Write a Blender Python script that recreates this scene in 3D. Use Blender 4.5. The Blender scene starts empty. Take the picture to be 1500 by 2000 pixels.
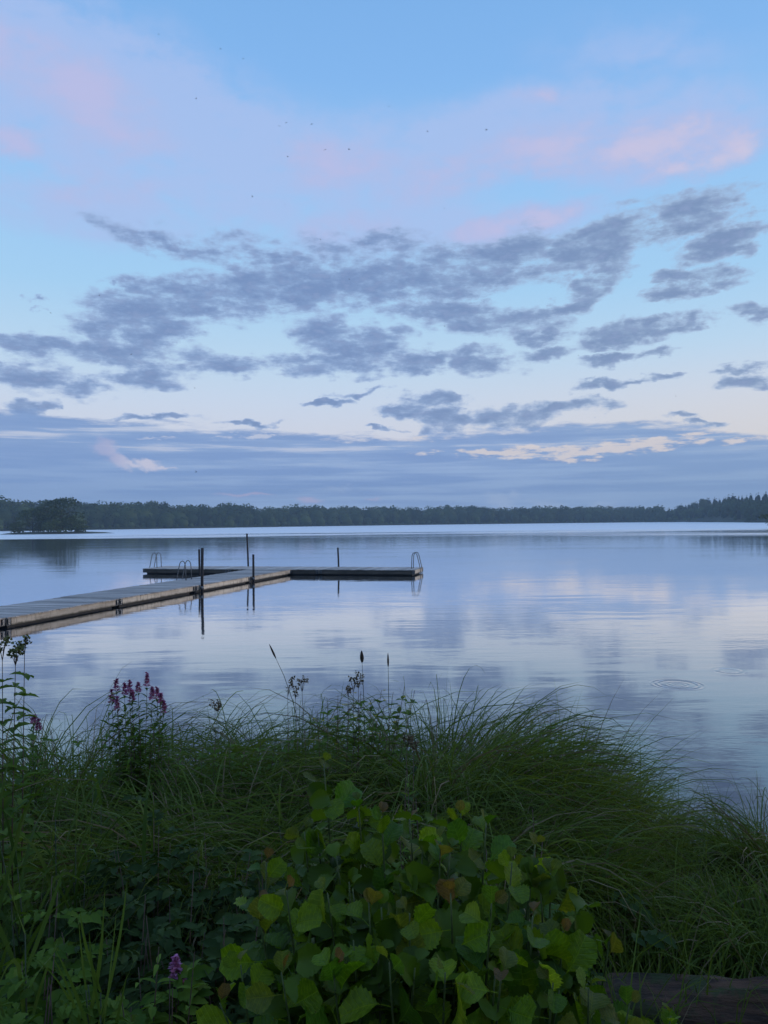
import bpy, bmesh, math, random
import numpy as np
from mathutils import Vector, Matrix, noise as mnoise

S = bpy.context.scene
COL = S.collection
R = math.radians

# ------------------------------------------------------------------ camera
cam_data = bpy.data.cameras.new('camera')
cam_data.sensor_fit = 'VERTICAL'
cam_data.sensor_height = 36.0
cam_data.lens = 26.19
cam_data.clip_start = 0.05
cam_data.clip_end = 8000.0
cam = bpy.data.objects.new('camera', cam_data)
COL.objects.link(cam)
cam.matrix_world = Matrix.Translation((0, 0, 2.8)) @ Matrix.Rotation(R(90.75), 4, 'X') @ Matrix.Rotation(R(-0.6), 4, 'Z')
S.camera = cam

S.view_settings.view_transform = 'Standard'
S.view_settings.look = 'None'
S.view_settings.exposure = 0.0
S.view_settings.gamma = 1.0
S.view_settings.use_curve_mapping = False
S.cycles.use_denoising = True
S.cycles.use_adaptive_sampling = True
S.cycles.adaptive_threshold = 0.012
S.cycles.max_bounces = 8
S.cycles.diffuse_bounces = 2
S.cycles.glossy_bounces = 3
S.cycles.transmission_bounces = 3
S.cycles.volume_bounces = 0
S.cycles.caustics_reflective = False
S.cycles.caustics_refractive = False


def lin(r, g, b):
    f = lambda c: c / 12.92 if c <= 0.04045 else ((c + 0.055) / 1.055) ** 2.4
    return (f(r / 255), f(g / 255), f(b / 255), 1.0)


class NT:
    """Small helper for node graphs."""
    def __init__(self, tree):
        self.t = tree
        self.n = tree.nodes
        self.l = tree.links

    def new(self, kind, **kw):
        nd = self.n.new(kind)
        for k, v in kw.items():
            setattr(nd, k, v)
        return nd

    def put(self, sock, val):
        if hasattr(val, 'is_output') or isinstance(val, bpy.types.NodeSocket):
            self.l.new(val, sock)
        else:
            sock.default_value = val

    def math(self, op, a, b=None, c=None, clamp=False):
        nd = self.new('ShaderNodeMath', operation=op, use_clamp=clamp)
        self.put(nd.inputs[0], a)
        if b is not None:
            self.put(nd.inputs[1], b)
        if c is not None:
            self.put(nd.inputs[2], c)
        return nd.outputs[0]

    def vmath(self, op, a, b=None):
        nd = self.new('ShaderNodeVectorMath', operation=op)
        self.put(nd.inputs[0], a)
        if b is not None:
            if op == 'SCALE':
                self.put(nd.inputs['Scale'], b)
            else:
                self.put(nd.inputs[1], b)
        return nd.outputs['Value'] if op in ('LENGTH', 'DOT_PRODUCT', 'DISTANCE') else nd.outputs[0]

    def noise(self, vec, scale=1.0, detail=4.0, rough=0.5, dist=0.0, lac=2.0, color=False, flat=False):
        nd = self.new('ShaderNodeTexNoise', noise_dimensions='2D' if flat else '3D')
        self.put(nd.inputs['Vector'], vec)
        nd.inputs['Scale'].default_value = scale
        nd.inputs['Detail'].default_value = detail
        nd.inputs['Roughness'].default_value = rough
        nd.inputs['Lacunarity'].default_value = lac
        nd.inputs['Distortion'].default_value = dist
        return nd.outputs['Color' if color else 'Fac']

    def mapr(self, v, a, b, c=0.0, d=1.0, smooth=True):
        nd = self.new('ShaderNodeMapRange', interpolation_type='SMOOTHSTEP' if smooth else 'LINEAR')
        self.put(nd.inputs[0], v)
        for i, q in enumerate((a, b, c, d)):
            self.put(nd.inputs[i + 1], q)
        return nd.outputs[0]

    def mix(self, f, a, b, blend='MIX'):
        nd = self.new('ShaderNodeMix', data_type='RGBA', blend_type=blend)
        self.put(nd.inputs[0], f)
        self.put(nd.inputs[6], a)
        self.put(nd.inputs[7], b)
        return nd.outputs[2]

    def ramp(self, f, stops, interp='LINEAR'):
        nd = self.new('ShaderNodeValToRGB')
        nd.color_ramp.interpolation = interp
        el = nd.color_ramp.elements
        while len(el) < len(stops):
            el.new(0.5)
        for e, (p, c) in zip(el, stops):
            e.position = p
            e.color = c
        self.put(nd.inputs[0], f)
        return nd.outputs[0]

    def xyz(self, x, y, z=0.0):
        nd = self.new('ShaderNodeCombineXYZ')
        for s, v in zip(nd.inputs, (x, y, z)):
            self.put(s, v)
        return nd.outputs[0]

    def sep(self, v):
        nd = self.new('ShaderNodeSeparateXYZ')
        self.put(nd.inputs[0], v)
        return nd.outputs


# ------------------------------------------------------------------ sky: clouds laid out by compass direction and height (degrees)
# each cloud: (azimuth, elevation, half width, half height, tilt, weight)
G_BLOBS = [(-16.0, 16.04, 8.42, 2.46, 8, 1), (-7.29, 17.51, 10.9, 2.68, 8, 1), (1.37, 18.1, 9.88, 2.22, 8, 1), (8.06, 18.76, 8.52, 2.29, 12, 1), (15.64, 19.58, 7.32, 2.1, 15, 0.95), (21.0, 20.29, 8.26, 1.79, 12, 0.85), (25.01, 18.74, 4.21, 1.35, 12, 1), (-25.33, 12.52, 4.53, 1.09, 0, 0.9), (-17.82, 13.97, 6.1, 1.6, 5, 1), (-25.66, 10.26, 4.18, 1.38, 0, 0.85), (-22.37, 9.59, 3.38, 1.0, 0, 0.8), (-17.49, 10.57, 3.96, 1.24, 0, 0.9), (-19.61, 12.18, 10.54, 1.28, 0, 0.7), (-11.57, 11.72, 4.17, 1.19, 3, 0.9), (-2.23, 13.73, 5.92, 2.16, -8, 1), (-3.82, 11.96, 6.29, 1.28, 0, 1), (3.27, 11.9, 3.54, 1.28, 0, 0.9), (6.84, 15.14, 8.56, 1.61, -8, 1), (11.82, 13.8, 2.27, 1.02, 0, 0.9), (7.58, 11.92, 4.26, 1.35, 0, 0.85), (12.18, 12.38, 2.64, 0.74, 0, 0.8), (15.97, 16.96, 3.28, 1.53, 25, 1), (14.47, 15.67, 3.33, 0.92, 15, 0.85), (23.33, 16.74, 3.99, 0.93, -8, 1), (21.96, 15.89, 2.71, 0.81, 0, 0.9), (18.26, 13.33, 5.69, 1.28, 6, 1), (22.27, 13.73, 2.7, 0.69, 15, 0.8), (27.16, 13.77, 2.5, 0.93, -8, 1), (16.62, 11.48, 2.89, 0.51, 8, 0.8), (20.52, 11.72, 2.76, 0.5, 5, 0.75), (16.59, 9.83, 2.89, 0.51, 5, 0.8), (19.45, 10.15, 2.45, 0.32, 5, 0.7), (26.62, 9.32, 2.52, 0.82, 0, 1), (25.84, 10.25, 2.55, 0.38, 5, 0.75), (3.64, 9.29, 3.14, 1.15, 0, 1), (1.66, 8.48, 3.55, 0.77, 0, 1), (4.79, 7.42, 2.51, 1.47, -10, 1), (9.84, 7.89, 4.59, 1.3, 3, 1), (14.0, 8.3, 4.08, 0.75, 3, 0.95), (-4.24, 9.06, 2.36, 0.35, 5, 0.8), (-1.88, 9.86, 2.76, 0.34, 8, 0.75), (-0.13, 7.1, 1.97, 0.23, 0, 0.8), (22.17, 7.19, 2.02, 0.36, 0, 0.85), (23.67, 6.63, 1.98, 0.32, 0, 0.85), (-25.83, 7.99, 1.92, 0.98, 0, 0.9), (-10.46, 7.59, 3.44, 0.31, 0, 0.8), (-17.14, 7.93, 4.33, 0.33, 0, 0.7), (24.06, 21.12, 5.6, 1.07, 6, 0.66), (-7.27, 19.64, 10.13, 1.47, -6, 0.62), (-15.97, 20.01, 7.33, 1.35, -10, 0.55), (-0.97, 20.42, 7.91, 1.39, 0, 0.55), (-24.83, 15.07, 0.85, 0.3, 0, 0.7), (-19.93, 16.77, 0.91, 0.31, 0, 0.7)]
W_BLOBS = [(10.57, 5.19, 5.71, 0.62, 2, 1), (15.8, 5.1, 5.83, 0.9, 6, 1), (19.74, 5.39, 5.58, 0.74, 6, 1), (24.15, 5.53, 4.58, 0.5, 4, 0.9), (26.72, 5.67, 2.82, 0.38, 0, 0.9), (2.81, 5.27, 1.57, 0.35, 0, 0.8), (7.11, 5.19, 2.71, 0.39, 0, 0.8), (-9.7, 6.57, 4.6, 0.35, 0, 0.7), (0.06, 6.32, 5.91, 0.35, 0, 0.7), (-17.15, 6.29, 2.16, 0.26, 0, 0.6)]
C_BLOBS = [(-20.51, 5.48, 1.39, 1.03, -20, 1), (-19.58, 4.69, 1.61, 0.66, -32, 1), (-18.52, 4.33, 1.42, 0.37, -20, 1), (-17.6, 4.38, 1.44, 0.64, -10, 1), (-16.44, 4.13, 1.45, 0.19, 0, 0.8)]
D_BLOBS = [(8.8, 1.51, 1.77, 0.86, -20, 0.9), (12.22, 1.18, 2.25, 0.62, -10, 0.8), (16.47, 1.12, 2.17, 0.53, 0, 0.7), (-3.52, 2.55, 2.75, 0.55, 0, 0.5), (9.96, 1.88, 0.92, 0.62, 0, 0.7)]
K_BLOBS = [(-10.5, 2.16, 2.86, 0.19, 0, 1), (-5.88, 1.75, 1.4, 0.23, 0, 0.8), (-0.97, 1.74, 1.18, 0.16, 0, 0.6)]
P_BLOBS = [(-22.61, 28.67, 8.81, 3.4, -15, 0.9), (-26.24, 24.71, 2.56, 1.3, 0, 1), (-19.87, 26.45, 7.73, 2.7, -10, 0.7), (-20.93, 23.08, 7.62, 1.89, 0, 0.5), (-2.89, 25.63, 6.72, 2.58, 0, 0.75), (4.62, 24.71, 7.87, 1.96, 8, 0.8), (13.14, 26.05, 9.76, 2.5, 4, 0.9), (20.05, 25.49, 8.38, 2.43, 0, 1), (25.75, 24.21, 3.53, 1.37, 0, 1.1), (23.78, 23.72, 4.96, 1.22, 5, 0.9), (12.32, 21.74, 5.28, 1.14, 6, 0.8), (8.87, 21.31, 6.56, 1.29, 5, 0.95), (-2.14, 21.81, 6.33, 1.71, 0, 0.5), (12.44, 29.32, 3.02, 0.89, 0, 0.5)]
L_BLOBS = [(-21.25, 28.03, 17.96, 7.53, -10, 1), (-12.58, 26.0, 15.88, 6.91, -8, 0.8), (-20.59, 22.01, 11.48, 3.52, 0, 0.7), (-1.7, 25.48, 16.63, 4.86, 3, 0.8), (10.11, 26.95, 16.12, 4.04, 5, 0.9), (20.4, 25.74, 11.46, 3.93, 3, 0.9), (0.63, 21.79, 14.25, 3.08, 3, 0.7), (10.79, 21.35, 9.92, 2.03, 6, 0.8), (19.44, 30.56, 11.62, 3.34, -10, 0.35)]

SUN_AZ, SUN_EL = 84.0, 4.0       # the sun has just gone down behind the trees beside the lake

world = bpy.data.worlds.new('World')
S.world = world
world.use_nodes = True
w = NT(world.node_tree)
w.n.clear()
geo = w.new('ShaderNodeTexCoord')
dx, dy, dz = w.sep(geo.outputs['Generated'])
az = w.math('MULTIPLY', w.math('ARCTAN2', dx, dy), 180 / math.pi)
el = w.math('MULTIPLY', w.math('ARCSINE', dz), 180 / math.pi)
v0 = w.xyz(az, el, 0.0)

# clear air: pale near the horizon, blue overhead, warmer towards the sunken sun
def el_ramp(stops):
    return w.ramp(w.mapr(el, 0.0, 90.0, 0.0, 1.0, smooth=False), [(e / 90.0, lin(*c)) for e, c in stops])
clear = el_ramp([(0, (222, 226, 240)), (5, (232, 230, 240)), (9, (216, 230, 250)), (12.5, (198, 228, 253)), (17, (174, 219, 255)), (24, (158, 207, 255)),
                 (31, (138, 191, 249)), (36, (130, 184, 243)), (90, (92, 146, 208))])
warm = w.math('MULTIPLY', w.mapr(az, -8.0, 32.0), w.mapr(el, 13.0, 5.0))
clear = w.mix(w.math('MULTIPLY', warm, 0.6), clear, lin(238, 232, 226))
sky = w.new('ShaderNodeTexSky', sky_type='NISHITA', sun_disc=False)
sky.sun_elevation = R(SUN_EL)
sky.sun_rotation = R(SUN_AZ)
nish = w.vmath('SCALE', sky.outputs[0], 0.05)
clear = w.mix(0.08, clear, nish)


def warped(sx, sy, amp, scale, detail=4.0, seed=0.0):
    n = w.noise(w.vmath('ADD', w.vmath('MULTIPLY', v0, (sx, sy, 1.0)), (seed, seed * 1.7, seed * 0.3)), scale, detail, 0.55, color=True, flat=True)
    off = w.vmath('MULTIPLY', w.vmath('SUBTRACT', n, (0.5, 0.5, 0.5)), (amp[0], amp[1], 0.0))
    return w.vmath('ADD', v0, off)


def field(vec, blobs):
    out = None
    for (a, e, rx, ry, rot, wt) in blobs:
        g = w.new('ShaderNodeTexGradient', gradient_type='SPHERICAL')
        g.texture_mapping.vector_type = 'TEXTURE'
        g.texture_mapping.translation = (a, e, 0)
        g.texture_mapping.rotation = (0, 0, R(rot))
        g.texture_mapping.scale = (rx, ry, 1)
        w.l.new(vec, g.inputs[0])
        q = w.math('MULTIPLY', g.outputs['Fac'], wt) if wt < 0.97 else g.outputs['Fac']
        out = q if out is None else w.math('MAXIMUM', out, q)
    return out


def fbm(sx, sy, scale, detail, rough, seed, dist=0.0):
    return w.noise(w.vmath('ADD', w.vmath('MULTIPLY', v0, (sx, sy, 1.0)), (seed, -seed, seed * 0.7)), scale, detail, rough, 0.0, flat=True)


beside = w.mapr(w.math('ABSOLUTE', az), 31.0, 40.0)           # the same kinds of cloud go on to either side
above = w.mapr(el, 37.0, 44.0)
out_of = w.math('MAXIMUM', beside, above)

# --- high rosy veil
vp = warped(1.0, 1.0, (6.0, 2.6), 0.16, 5.0, 3.1)
fl = field(vp, L_BLOBS)
fp = field(vp, P_BLOBS)
npk = fbm(0.09, 0.22, 1.0, 5.0, 0.56, 11.0)
nfine = fbm(0.30, 0.62, 1.0, 6.0, 0.62, 17.0)
pk = w.math('ADD', w.math('MULTIPLY', w.math('SUBTRACT', npk, 0.5), 0.7), w.math('MULTIPLY', w.math('SUBTRACT', nfine, 0.5), 1.3))
dl = w.math('MULTIPLY', w.mapr(w.math('ADD', fl, pk), -0.30, 0.60), w.mapr(fl, 0.0, 0.45))
c0 = w.mix(w.math('MULTIPLY', dl, 0.75), clear, lin(174, 195, 239))
dp = w.math('MULTIPLY', w.mapr(w.math('ADD', fp, pk), -0.15, 0.75), w.mapr(fp, 0.0, 0.40))
pcol = w.mix(w.mapr(w.math('ADD', fp, pk), 0.25, 1.05), lin(182, 190, 230), w.mix(w.mapr(az, 4.0, 26.0), lin(200, 190, 226), lin(228, 204, 218)))
c1 = w.mix(w.math('MULTIPLY', dp, 0.56), c0, pcol)

# --- grey mauve altocumulus
vg = warped(1.0, 1.8, (5.0, 2.2), 0.30, 5.0, 7.7)
fg0 = field(vg, G_BLOBS)
fg = w.mapr(fg0, 0.0, 0.55, 0.0, 0.76, smooth=False)
ng = fbm(0.27, 0.82, 1.0, 7.0, 0.60, 21.0)
ng2 = fbm(0.95, 2.1, 1.0, 5.0, 0.58, 5.0)
# a thin soft sheet round the clouds ties them together
sheet = w.math('MULTIPLY', w.mapr(fg0, 0.0, 0.6), w.mapr(w.math('ADD', ng, w.math('MULTIPLY', ng2, 0.4)), 0.50, 0.86, 0.0, 0.75))
c1 = w.mix(sheet, c1, w.mix(w.mapr(el, 9.0, 18.0), lin(186, 200, 228), lin(162, 182, 226)))
cov = w.math('ADD', fg, w.math('MULTIPLY', w.math('SUBTRACT', ng, 0.5), 1.7))
cov = w.math('ADD', cov, w.math('MULTIPLY', w.math('SUBTRACT', ng2, 0.5), 0.75))
dg = w.math('MULTIPLY', w.mapr(cov, 0.0, 0.68), w.mapr(fg, 0.0, 0.22))
thick = w.mapr(cov, 0.25, 1.0)
gcol = w.mix(thick, lin(156, 182, 222), lin(116, 143, 189))
gcol = w.mix(w.math('MULTIPLY', w.mapr(az, -4.0, 22.0), 0.8), gcol, w.mix(thick, lin(166, 187, 216), lin(124, 147, 184)))
gcol = w.mix(w.math('MULTIPLY', w.mapr(ng2, 0.48, 0.72), 0.35), gcol, lin(150, 167, 206))
c2 = w.mix(w.math('MULTIPLY', dg, 0.90), c1, gcol)

# --- low bank of stratus along the horizon
edge = w.new('ShaderNodeFloatCurve')
w.put(edge.inputs['Value'], w.mapr(az, -60.0, 60.0, 0.0, 1.0, smooth=False))
cv = edge.mapping.curves[0]
EDGE = [(-60, 7.2), (-45, 7.6), (-27.2, 8.2), (-23.1, 7.7), (-17.1, 7.25), (-11.6, 6.95), (-5.8, 6.75), (0.1, 6.5), (6.0, 6.65), (9.8, 6.85), (15.5, 6.95), (20.8, 6.8), (24.8, 6.1), (27.3, 5.6), (40, 6.0), (60, 7.0)]
while len(cv.points) < len(EDGE):
    cv.points.new(0.5, 0.5)
for p, (a, e) in zip(cv.points, EDGE):
    p.location = ((a + 60) / 120, e / 10)
edge.mapping.update()
nd1 = fbm(0.20, 1.10, 1.0, 7.0, 0.62, 31.0, 0.2)
nd2 = fbm(0.07, 1.5, 1.0, 7.0, 0.6, 37.0, 0.4)
top = w.math('ADD', w.math('MULTIPLY', edge.outputs[0], 10.0), w.math('MULTIPLY', w.math('SUBTRACT', nd1, 0.5), 2.2))
ddk = w.mapr(w.math('SUBTRACT', top, el), -0.25, 0.42)
dcol = w.mix(w.mapr(nd2, 0.36, 0.66), lin(126, 158, 210), lin(154, 182, 224))
dcol = w.mix(w.math('MULTIPLY', w.mapr(az, -6.0, -24.0), 0.4), dcol, lin(125, 160, 212))
dcol = w.mix(w.math('MULTIPLY', w.mapr(az, 4.0, 24.0), 0.35), dcol, lin(146, 176, 210))
dcol = w.mix(w.mapr(el, 7.5, 3.5), w.mix(0.35, dcol, lin(136, 162, 206)), dcol)
dcol = w.mix(w.math('MULTIPLY', w.mapr(el, 2.6, 0.3), 0.5), dcol, lin(150, 178, 216))
gaps = w.math('MULTIPLY', w.mapr(nd2, 0.54, 0.70), w.mapr(el, 3.8, 6.2, 0.0, 0.6))
c3 = w.mix(w.math('MULTIPLY', ddk, w.math('SUBTRACT', 0.96, gaps)), c2, dcol)

# --- lit breaks in the bank, cumulus tops and rosy streaks
vw = warped(1.0, 3.0, (2.6, 0.8), 0.5, 6.0, 2.2)
fw = field(vw, W_BLOBS)
nw = fbm(0.55, 2.2, 1.0, 6.0, 0.62, 41.0, 0.5)
dw = w.mapr(w.math('ADD', fw, w.math('MULTIPLY', w.math('SUBTRACT', nw, 0.5), 2.6)), 0.22, 0.80)
dw = w.math('MULTIPLY', dw, w.mapr(fw, 0.0, 0.15))
c4 = w.mix(w.math('MULTIPLY', dw, 0.8), c3, w.mix(w.mapr(az, -4.0, 8.0), lin(206, 212, 230), lin(236, 224, 218)))
vc = warped(1.0, 1.0, (0.8, 0.5), 1.6, 5.0, 6.4)
fc = field(vc, C_BLOBS)
dc = w.mapr(w.math('ADD', fc, w.math('MULTIPLY', w.math('SUBTRACT', ng2, 0.5), 0.9)), 0.08, 0.75)
dc = w.math('MULTIPLY', w.math('MULTIPLY', dc, w.mapr(fc, 0.0, 0.2)), w.mapr(az, -21.5, -18.0, 0.55, 1.0))
c5 = w.mix(w.math('MULTIPLY', dc, 0.9), c4, w.mix(w.mapr(az, -20.6, -18.2), lin(188, 186, 218), lin(214, 212, 230)))
fd = field(vc, D_BLOBS)
c6 = w.mix(w.math('MULTIPLY', w.mapr(w.math('ADD', fd, w.math('MULTIPLY', w.math('SUBTRACT', ng2, 0.5), 0.8)), 0.12, 0.7), 0.5), c5, lin(176, 194, 224))
fk = field(vw, K_BLOBS)
c7 = w.mix(w.math('MULTIPLY', w.mapr(fk, 0.1, 0.7), 0.7), c6, lin(188, 180, 214))
low = w.mapr(el, 0.0, -4.0)
c8 = w.mix(low, c7, lin(60, 78, 92))

bg = w.new('ShaderNodeBackground')
w.put(bg.inputs['Color'], c8)
bg.inputs['Strength'].default_value = 1.0
# the sky beyond the frame goes on with the same kinds of cloud, only less drawn out
o1 = w.mix(w.mapr(fbm(0.03, 0.07, 1.0, 4.0, 0.55, 4.0), 0.40, 0.68, 0.0, 0.7), clear, lin(176, 190, 234))
o2 = w.mix(w.math('MULTIPLY', w.mapr(fbm(0.04, 0.11, 1.0, 5.0, 0.58, 9.0), 0.45, 0.62), w.mapr(el, 55.0, 18.0, 0.0, 0.9)), o1, lin(134, 152, 196))
o3 = w.mix(w.mapr(el, 7.6, 6.4, 0.0, 0.96), o2, lin(138, 165, 209))
o4 = w.mix(low, o3, lin(60, 78, 92))
bg2 = w.new('ShaderNodeBackground')
w.put(bg2.inputs['Color'], o4)
mixs = w.new('ShaderNodeMixShader')
w.put(mixs.inputs[0], w.math('MAXIMUM', out_of, w.mapr(el, -0.5, -1.5)))
w.l.new(bg.outputs[0], mixs.inputs[1])
w.l.new(bg2.outputs[0], mixs.inputs[2])
wo = w.new('ShaderNodeOutputWorld')
w.l.new(mixs.outputs[0], wo.inputs['Surface'])
world.cycles.sampling_method = 'MANUAL'
world.cycles.sample_map_resolution = 256

# ------------------------------------------------------------------ last soft glow of the low sun
sun_data = bpy.data.lights.new('sun', 'SUN')
sun_data.energy = 1.4
sun_data.angle = R(25)
sun_data.color = (1.0, 0.86, 0.74)
sun = bpy.data.objects.new('sun', sun_data)
COL.objects.link(sun)
_sd = Vector((math.sin(R(SUN_AZ)) * math.cos(R(9)), math.cos(R(SUN_AZ)) * math.cos(R(9)), math.sin(R(9))))
sun.rotation_euler = (-_sd).to_track_quat('-Z', 'Y').to_euler()

# ------------------------------------------------------------------ helpers
def tag(o, label=None, cat=None, group=None, kind=None):
    for k, v in (('label', label), ('category', cat), ('group', group), ('kind', kind)):
        if v:
            o[k] = v
    return o


def link(name, me, mat=None, parent=None):
    o = bpy.data.objects.new(name, me)
    COL.objects.link(o)
    if mat is not None and not me.materials:
        me.materials.append(mat)
    if parent is not None:
        o.parent = parent
    return o


def empty(name, loc=(0, 0, 0)):
    o = bpy.data.objects.new(name, None)
    o.empty_display_size = 0.1
    o.location = loc
    COL.objects.link(o)
    return o


def mesh_np(name, verts, quads=None, tris=None, tint=None, smooth=False):
    """Mesh from numpy arrays; tint: one number per vertex."""
    me = bpy.data.meshes.new(name)
    verts = np.asarray(verts, dtype=np.float32).reshape(-1, 3)
    nq = 0 if quads is None else len(quads)
    nt = 0 if tris is None else len(tris)
    loops, starts, pos = [], [], 0
    if nq:
        loops.append(np.asarray(quads, dtype=np.int32).ravel())
        starts.append(np.arange(nq, dtype=np.int32) * 4)
        pos = nq * 4
    if nt:
        loops.append(np.asarray(tris, dtype=np.int32).ravel())
        starts.append(pos + np.arange(nt, dtype=np.int32) * 3)
    loops = np.concatenate(loops)
    starts = np.concatenate(starts)
    me.vertices.add(len(verts))
    me.vertices.foreach_set('co', verts.ravel())
    me.loops.add(len(loops))
    me.loops.foreach_set('vertex_index', loops)
    me.polygons.add(len(starts))
    me.polygons.foreach_set('loop_start', starts)
    me.update(calc_edges=True)
    if smooth:
        me.polygons.foreach_set('use_smooth', np.ones(len(starts), dtype=bool))
    if tint is not None:
        a = me.attributes.new('tint', 'FLOAT', 'POINT')
        a.data.foreach_set('value', np.asarray(tint, dtype=np.float32))
    me.validate()
    return me


class Geo:
    """Collects pieces for one mesh."""
    def __init__(self):
        self.v, self.f, self.t = [], [], []

    def add(self, verts, faces, tint=0.5):
        n = len(self.v)
        self.v += [tuple(p) for p in verts]
        self.f += [tuple(i + n for i in f) for f in faces]
        self.t += [tint] * len(verts)

    def box(self, c, size, M=None, tint=0.5, bevel=0.0):
        x, y, z = (s / 2 for s in size)
        vs = [Vector((sx * x, sy * y, sz * z)) for sx in (-1, 1) for sy in (-1, 1) for sz in (-1, 1)]
        vs = [(M @ p if M else p) + Vector(c) for p in vs]
        self.add(vs, [(0, 1, 3, 2), (4, 6, 7, 5), (0, 4, 5, 1), (2, 3, 7, 6), (0, 2, 6, 4), (1, 5, 7, 3)], tint)

    def tube(self, pts, rad, sides=6, tint=0.5, cap=True):
        pts = [Vector(p) for p in pts]
        n = len(pts)
        rad = list(rad) if hasattr(rad, '__len__') else [rad] * n
        vs, prev = [], None
        for i, p in enumerate(pts):
            d = (pts[min(i + 1, n - 1)] - pts[max(i - 1, 0)])
            d = d.normalized() if d.length > 1e-9 else Vector((0, 0, 1))
            if prev is None:
                a = d.orthogonal().normalized()
            else:
                a = prev - d * prev.dot(d)
                a = a.normalized() if a.length > 1e-6 else d.orthogonal().normalized()
            prev = a
            b = d.cross(a)
            for k in range(sides):
                q = 2 * math.pi * k / sides
                vs.append(p + (a * math.cos(q) + b * math.sin(q)) * rad[i])
        fs = []
        for i in range(n - 1):
            for k in range(sides):
                k2 = (k + 1) % sides
                fs.append((i * sides + k, i * sides + k2, (i + 1) * sides + k2, (i + 1) * sides + k))
        if cap:
            fs.append(tuple(range(sides - 1, -1, -1)))
            fs.append(tuple((n - 1) * sides + k for k in range(sides)))
        self.add(vs, fs, tint)

    def mesh(self, name, smooth=False):
        me = bpy.data.meshes.new(name)
        me.from_pydata(self.v, [], self.f)
        a = me.attributes.new('tint', 'FLOAT', 'POINT')
        a.data.foreach_set('value', self.t)
        if smooth:
            me.polygons.foreach_set('use_smooth', [True] * len(me.polygons))
        me.update()
        return me


def material(name):
    m = bpy.data.materials.new(name)
    m.use_nodes = True
    t = NT(m.node_tree)
    return m, t, t.n['Principled BSDF'], t.n['Material Output']


def attr(t, name):
    nd = t.new('ShaderNodeAttribute', attribute_name=name)
    return nd.outputs['Fac']


def bump(t, h, strength=1.0, dist=1.0):
    nd = t.new('ShaderNodeBump')
    nd.inputs['Strength'].default_value = strength
    nd.inputs['Distance'].default_value = dist
    t.put(nd.inputs['Height'], h)
    return nd.outputs[0]


def wood(name, c_dark, c_light, along, rough=0.75, scale=1.0, wet=False):
    """Weathered board: grain drawn out along one local axis, stained in patches, a shade of its own per board."""
    m, t, bs, out = material(name)
    co = t.new('ShaderNodeTexCoord').outputs['Object']
    inf = t.new('ShaderNodeObjectInfo')
    sc = {'X': (1.2, 22, 22), 'Y': (22, 1.2, 22)}[along]
    p = t.vmath('ADD', co, t.vmath('SCALE', inf.outputs['Location'], 1.7))
    g = t.noise(t.vmath('MULTIPLY', p, sc), 1.0 * scale, 5.0, 0.6)
    s = t.noise(p, 1.3, 4.0, 0.6)
    f = t.math('ADD', t.math('MULTIPLY', g, 0.65), t.math('MULTIPLY', s, 0.5))
    c = t.mix(t.mapr(f, 0.32, 0.82), c_dark, c_light)
    k = t.math('ADD', t.math('MULTIPLY', inf.outputs['Random'], 0.55), 0.72)
    c = t.mix(1.0, c, t.xyz(k, k, k), 'MULTIPLY')
    if wet:                                            # algae along the waterline, runs of dirt below the deck
        sx, sy, sz = t.sep(co)
        edge = t.noise(t.vmath('MULTIPLY', p, (3.0, 1.0, 1.0)), 2.0, 4.0, 0.6)
        c = t.mix(t.mapr(t.math('ADD', sz, t.math('MULTIPLY', edge, 0.10)), 0.02, -0.05, 0.0, 0.85), c, (0.045, 0.042, 0.026, 1))
        runs = t.noise(t.vmath('MULTIPLY', p, (14.0, 1.0, 1.2)), 1.0, 4.0, 0.6)
        c = t.mix(t.mapr(runs, 0.52, 0.72, 0.0, 0.55), c, (0.10, 0.085, 0.065, 1))
    t.put(bs.inputs['Base Color'], c)
    bs.inputs['Roughness'].default_value = rough
    bs.inputs['Specular IOR Level'].default_value = 0.3
    t.put(bs.inputs['Normal'], bump(t, g, 0.5, 0.004))
    return m


def plain(name, col, rough=0.6, metal=0.0, var=0.25, scale=8.0, bmp=0.0):
    m, t, bs, out = material(name)
    co = t.new('ShaderNodeTexCoord').outputs['Object']
    n = t.noise(co, scale, 5.0, 0.6)
    c0 = tuple(max(0.0, q * (1 - var)) for q in col[:3]) + (1,)
    c1 = tuple(q * (1 + var) for q in col[:3]) + (1,)
    t.put(bs.inputs['Base Color'], t.mix(t.mapr(n, 0.3, 0.7), c0, c1))
    bs.inputs['Roughness'].default_value = rough
    bs.inputs['Metallic'].default_value = metal
    if bmp:
        t.put(bs.inputs['Normal'], bump(t, n, 0.8, bmp))
    return m


def foliage_mat(name, c0, c1, transl=0.3, rough=0.5, spec=0.3, by_object=False):
    """Leaf tissue: diffuse with some light coming through, slightly glossy; 'tint' picks the shade."""
    m, t, bs, out = material(name)
    if by_object:
        inf = t.new('ShaderNodeObjectInfo')
        col = inf.outputs['Color']
    else:
        col = t.mix(attr(t, 'tint'), c0, c1)
    t.put(bs.inputs['Base Color'], col)
    bs.inputs['Roughness'].default_value = rough
    bs.inputs['Specular IOR Level'].default_value = spec
    if transl:
        tr = t.new('ShaderNodeBsdfTranslucent')
        t.put(tr.inputs['Color'], t.mix(1.0, col, (1.25, 1.2, 0.6, 1), 'MULTIPLY'))
        mx = t.new('ShaderNodeMixShader')
        mx.inputs[0].default_value = transl
        t.l.new(bs.outputs[0], mx.inputs[1])
        t.l.new(tr.outputs[0], mx.inputs[2])
        t.l.new(mx.outputs[0], out.inputs['Surface'])
    return m


RNG = np.random.default_rng(7)
random.seed(11)

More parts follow.
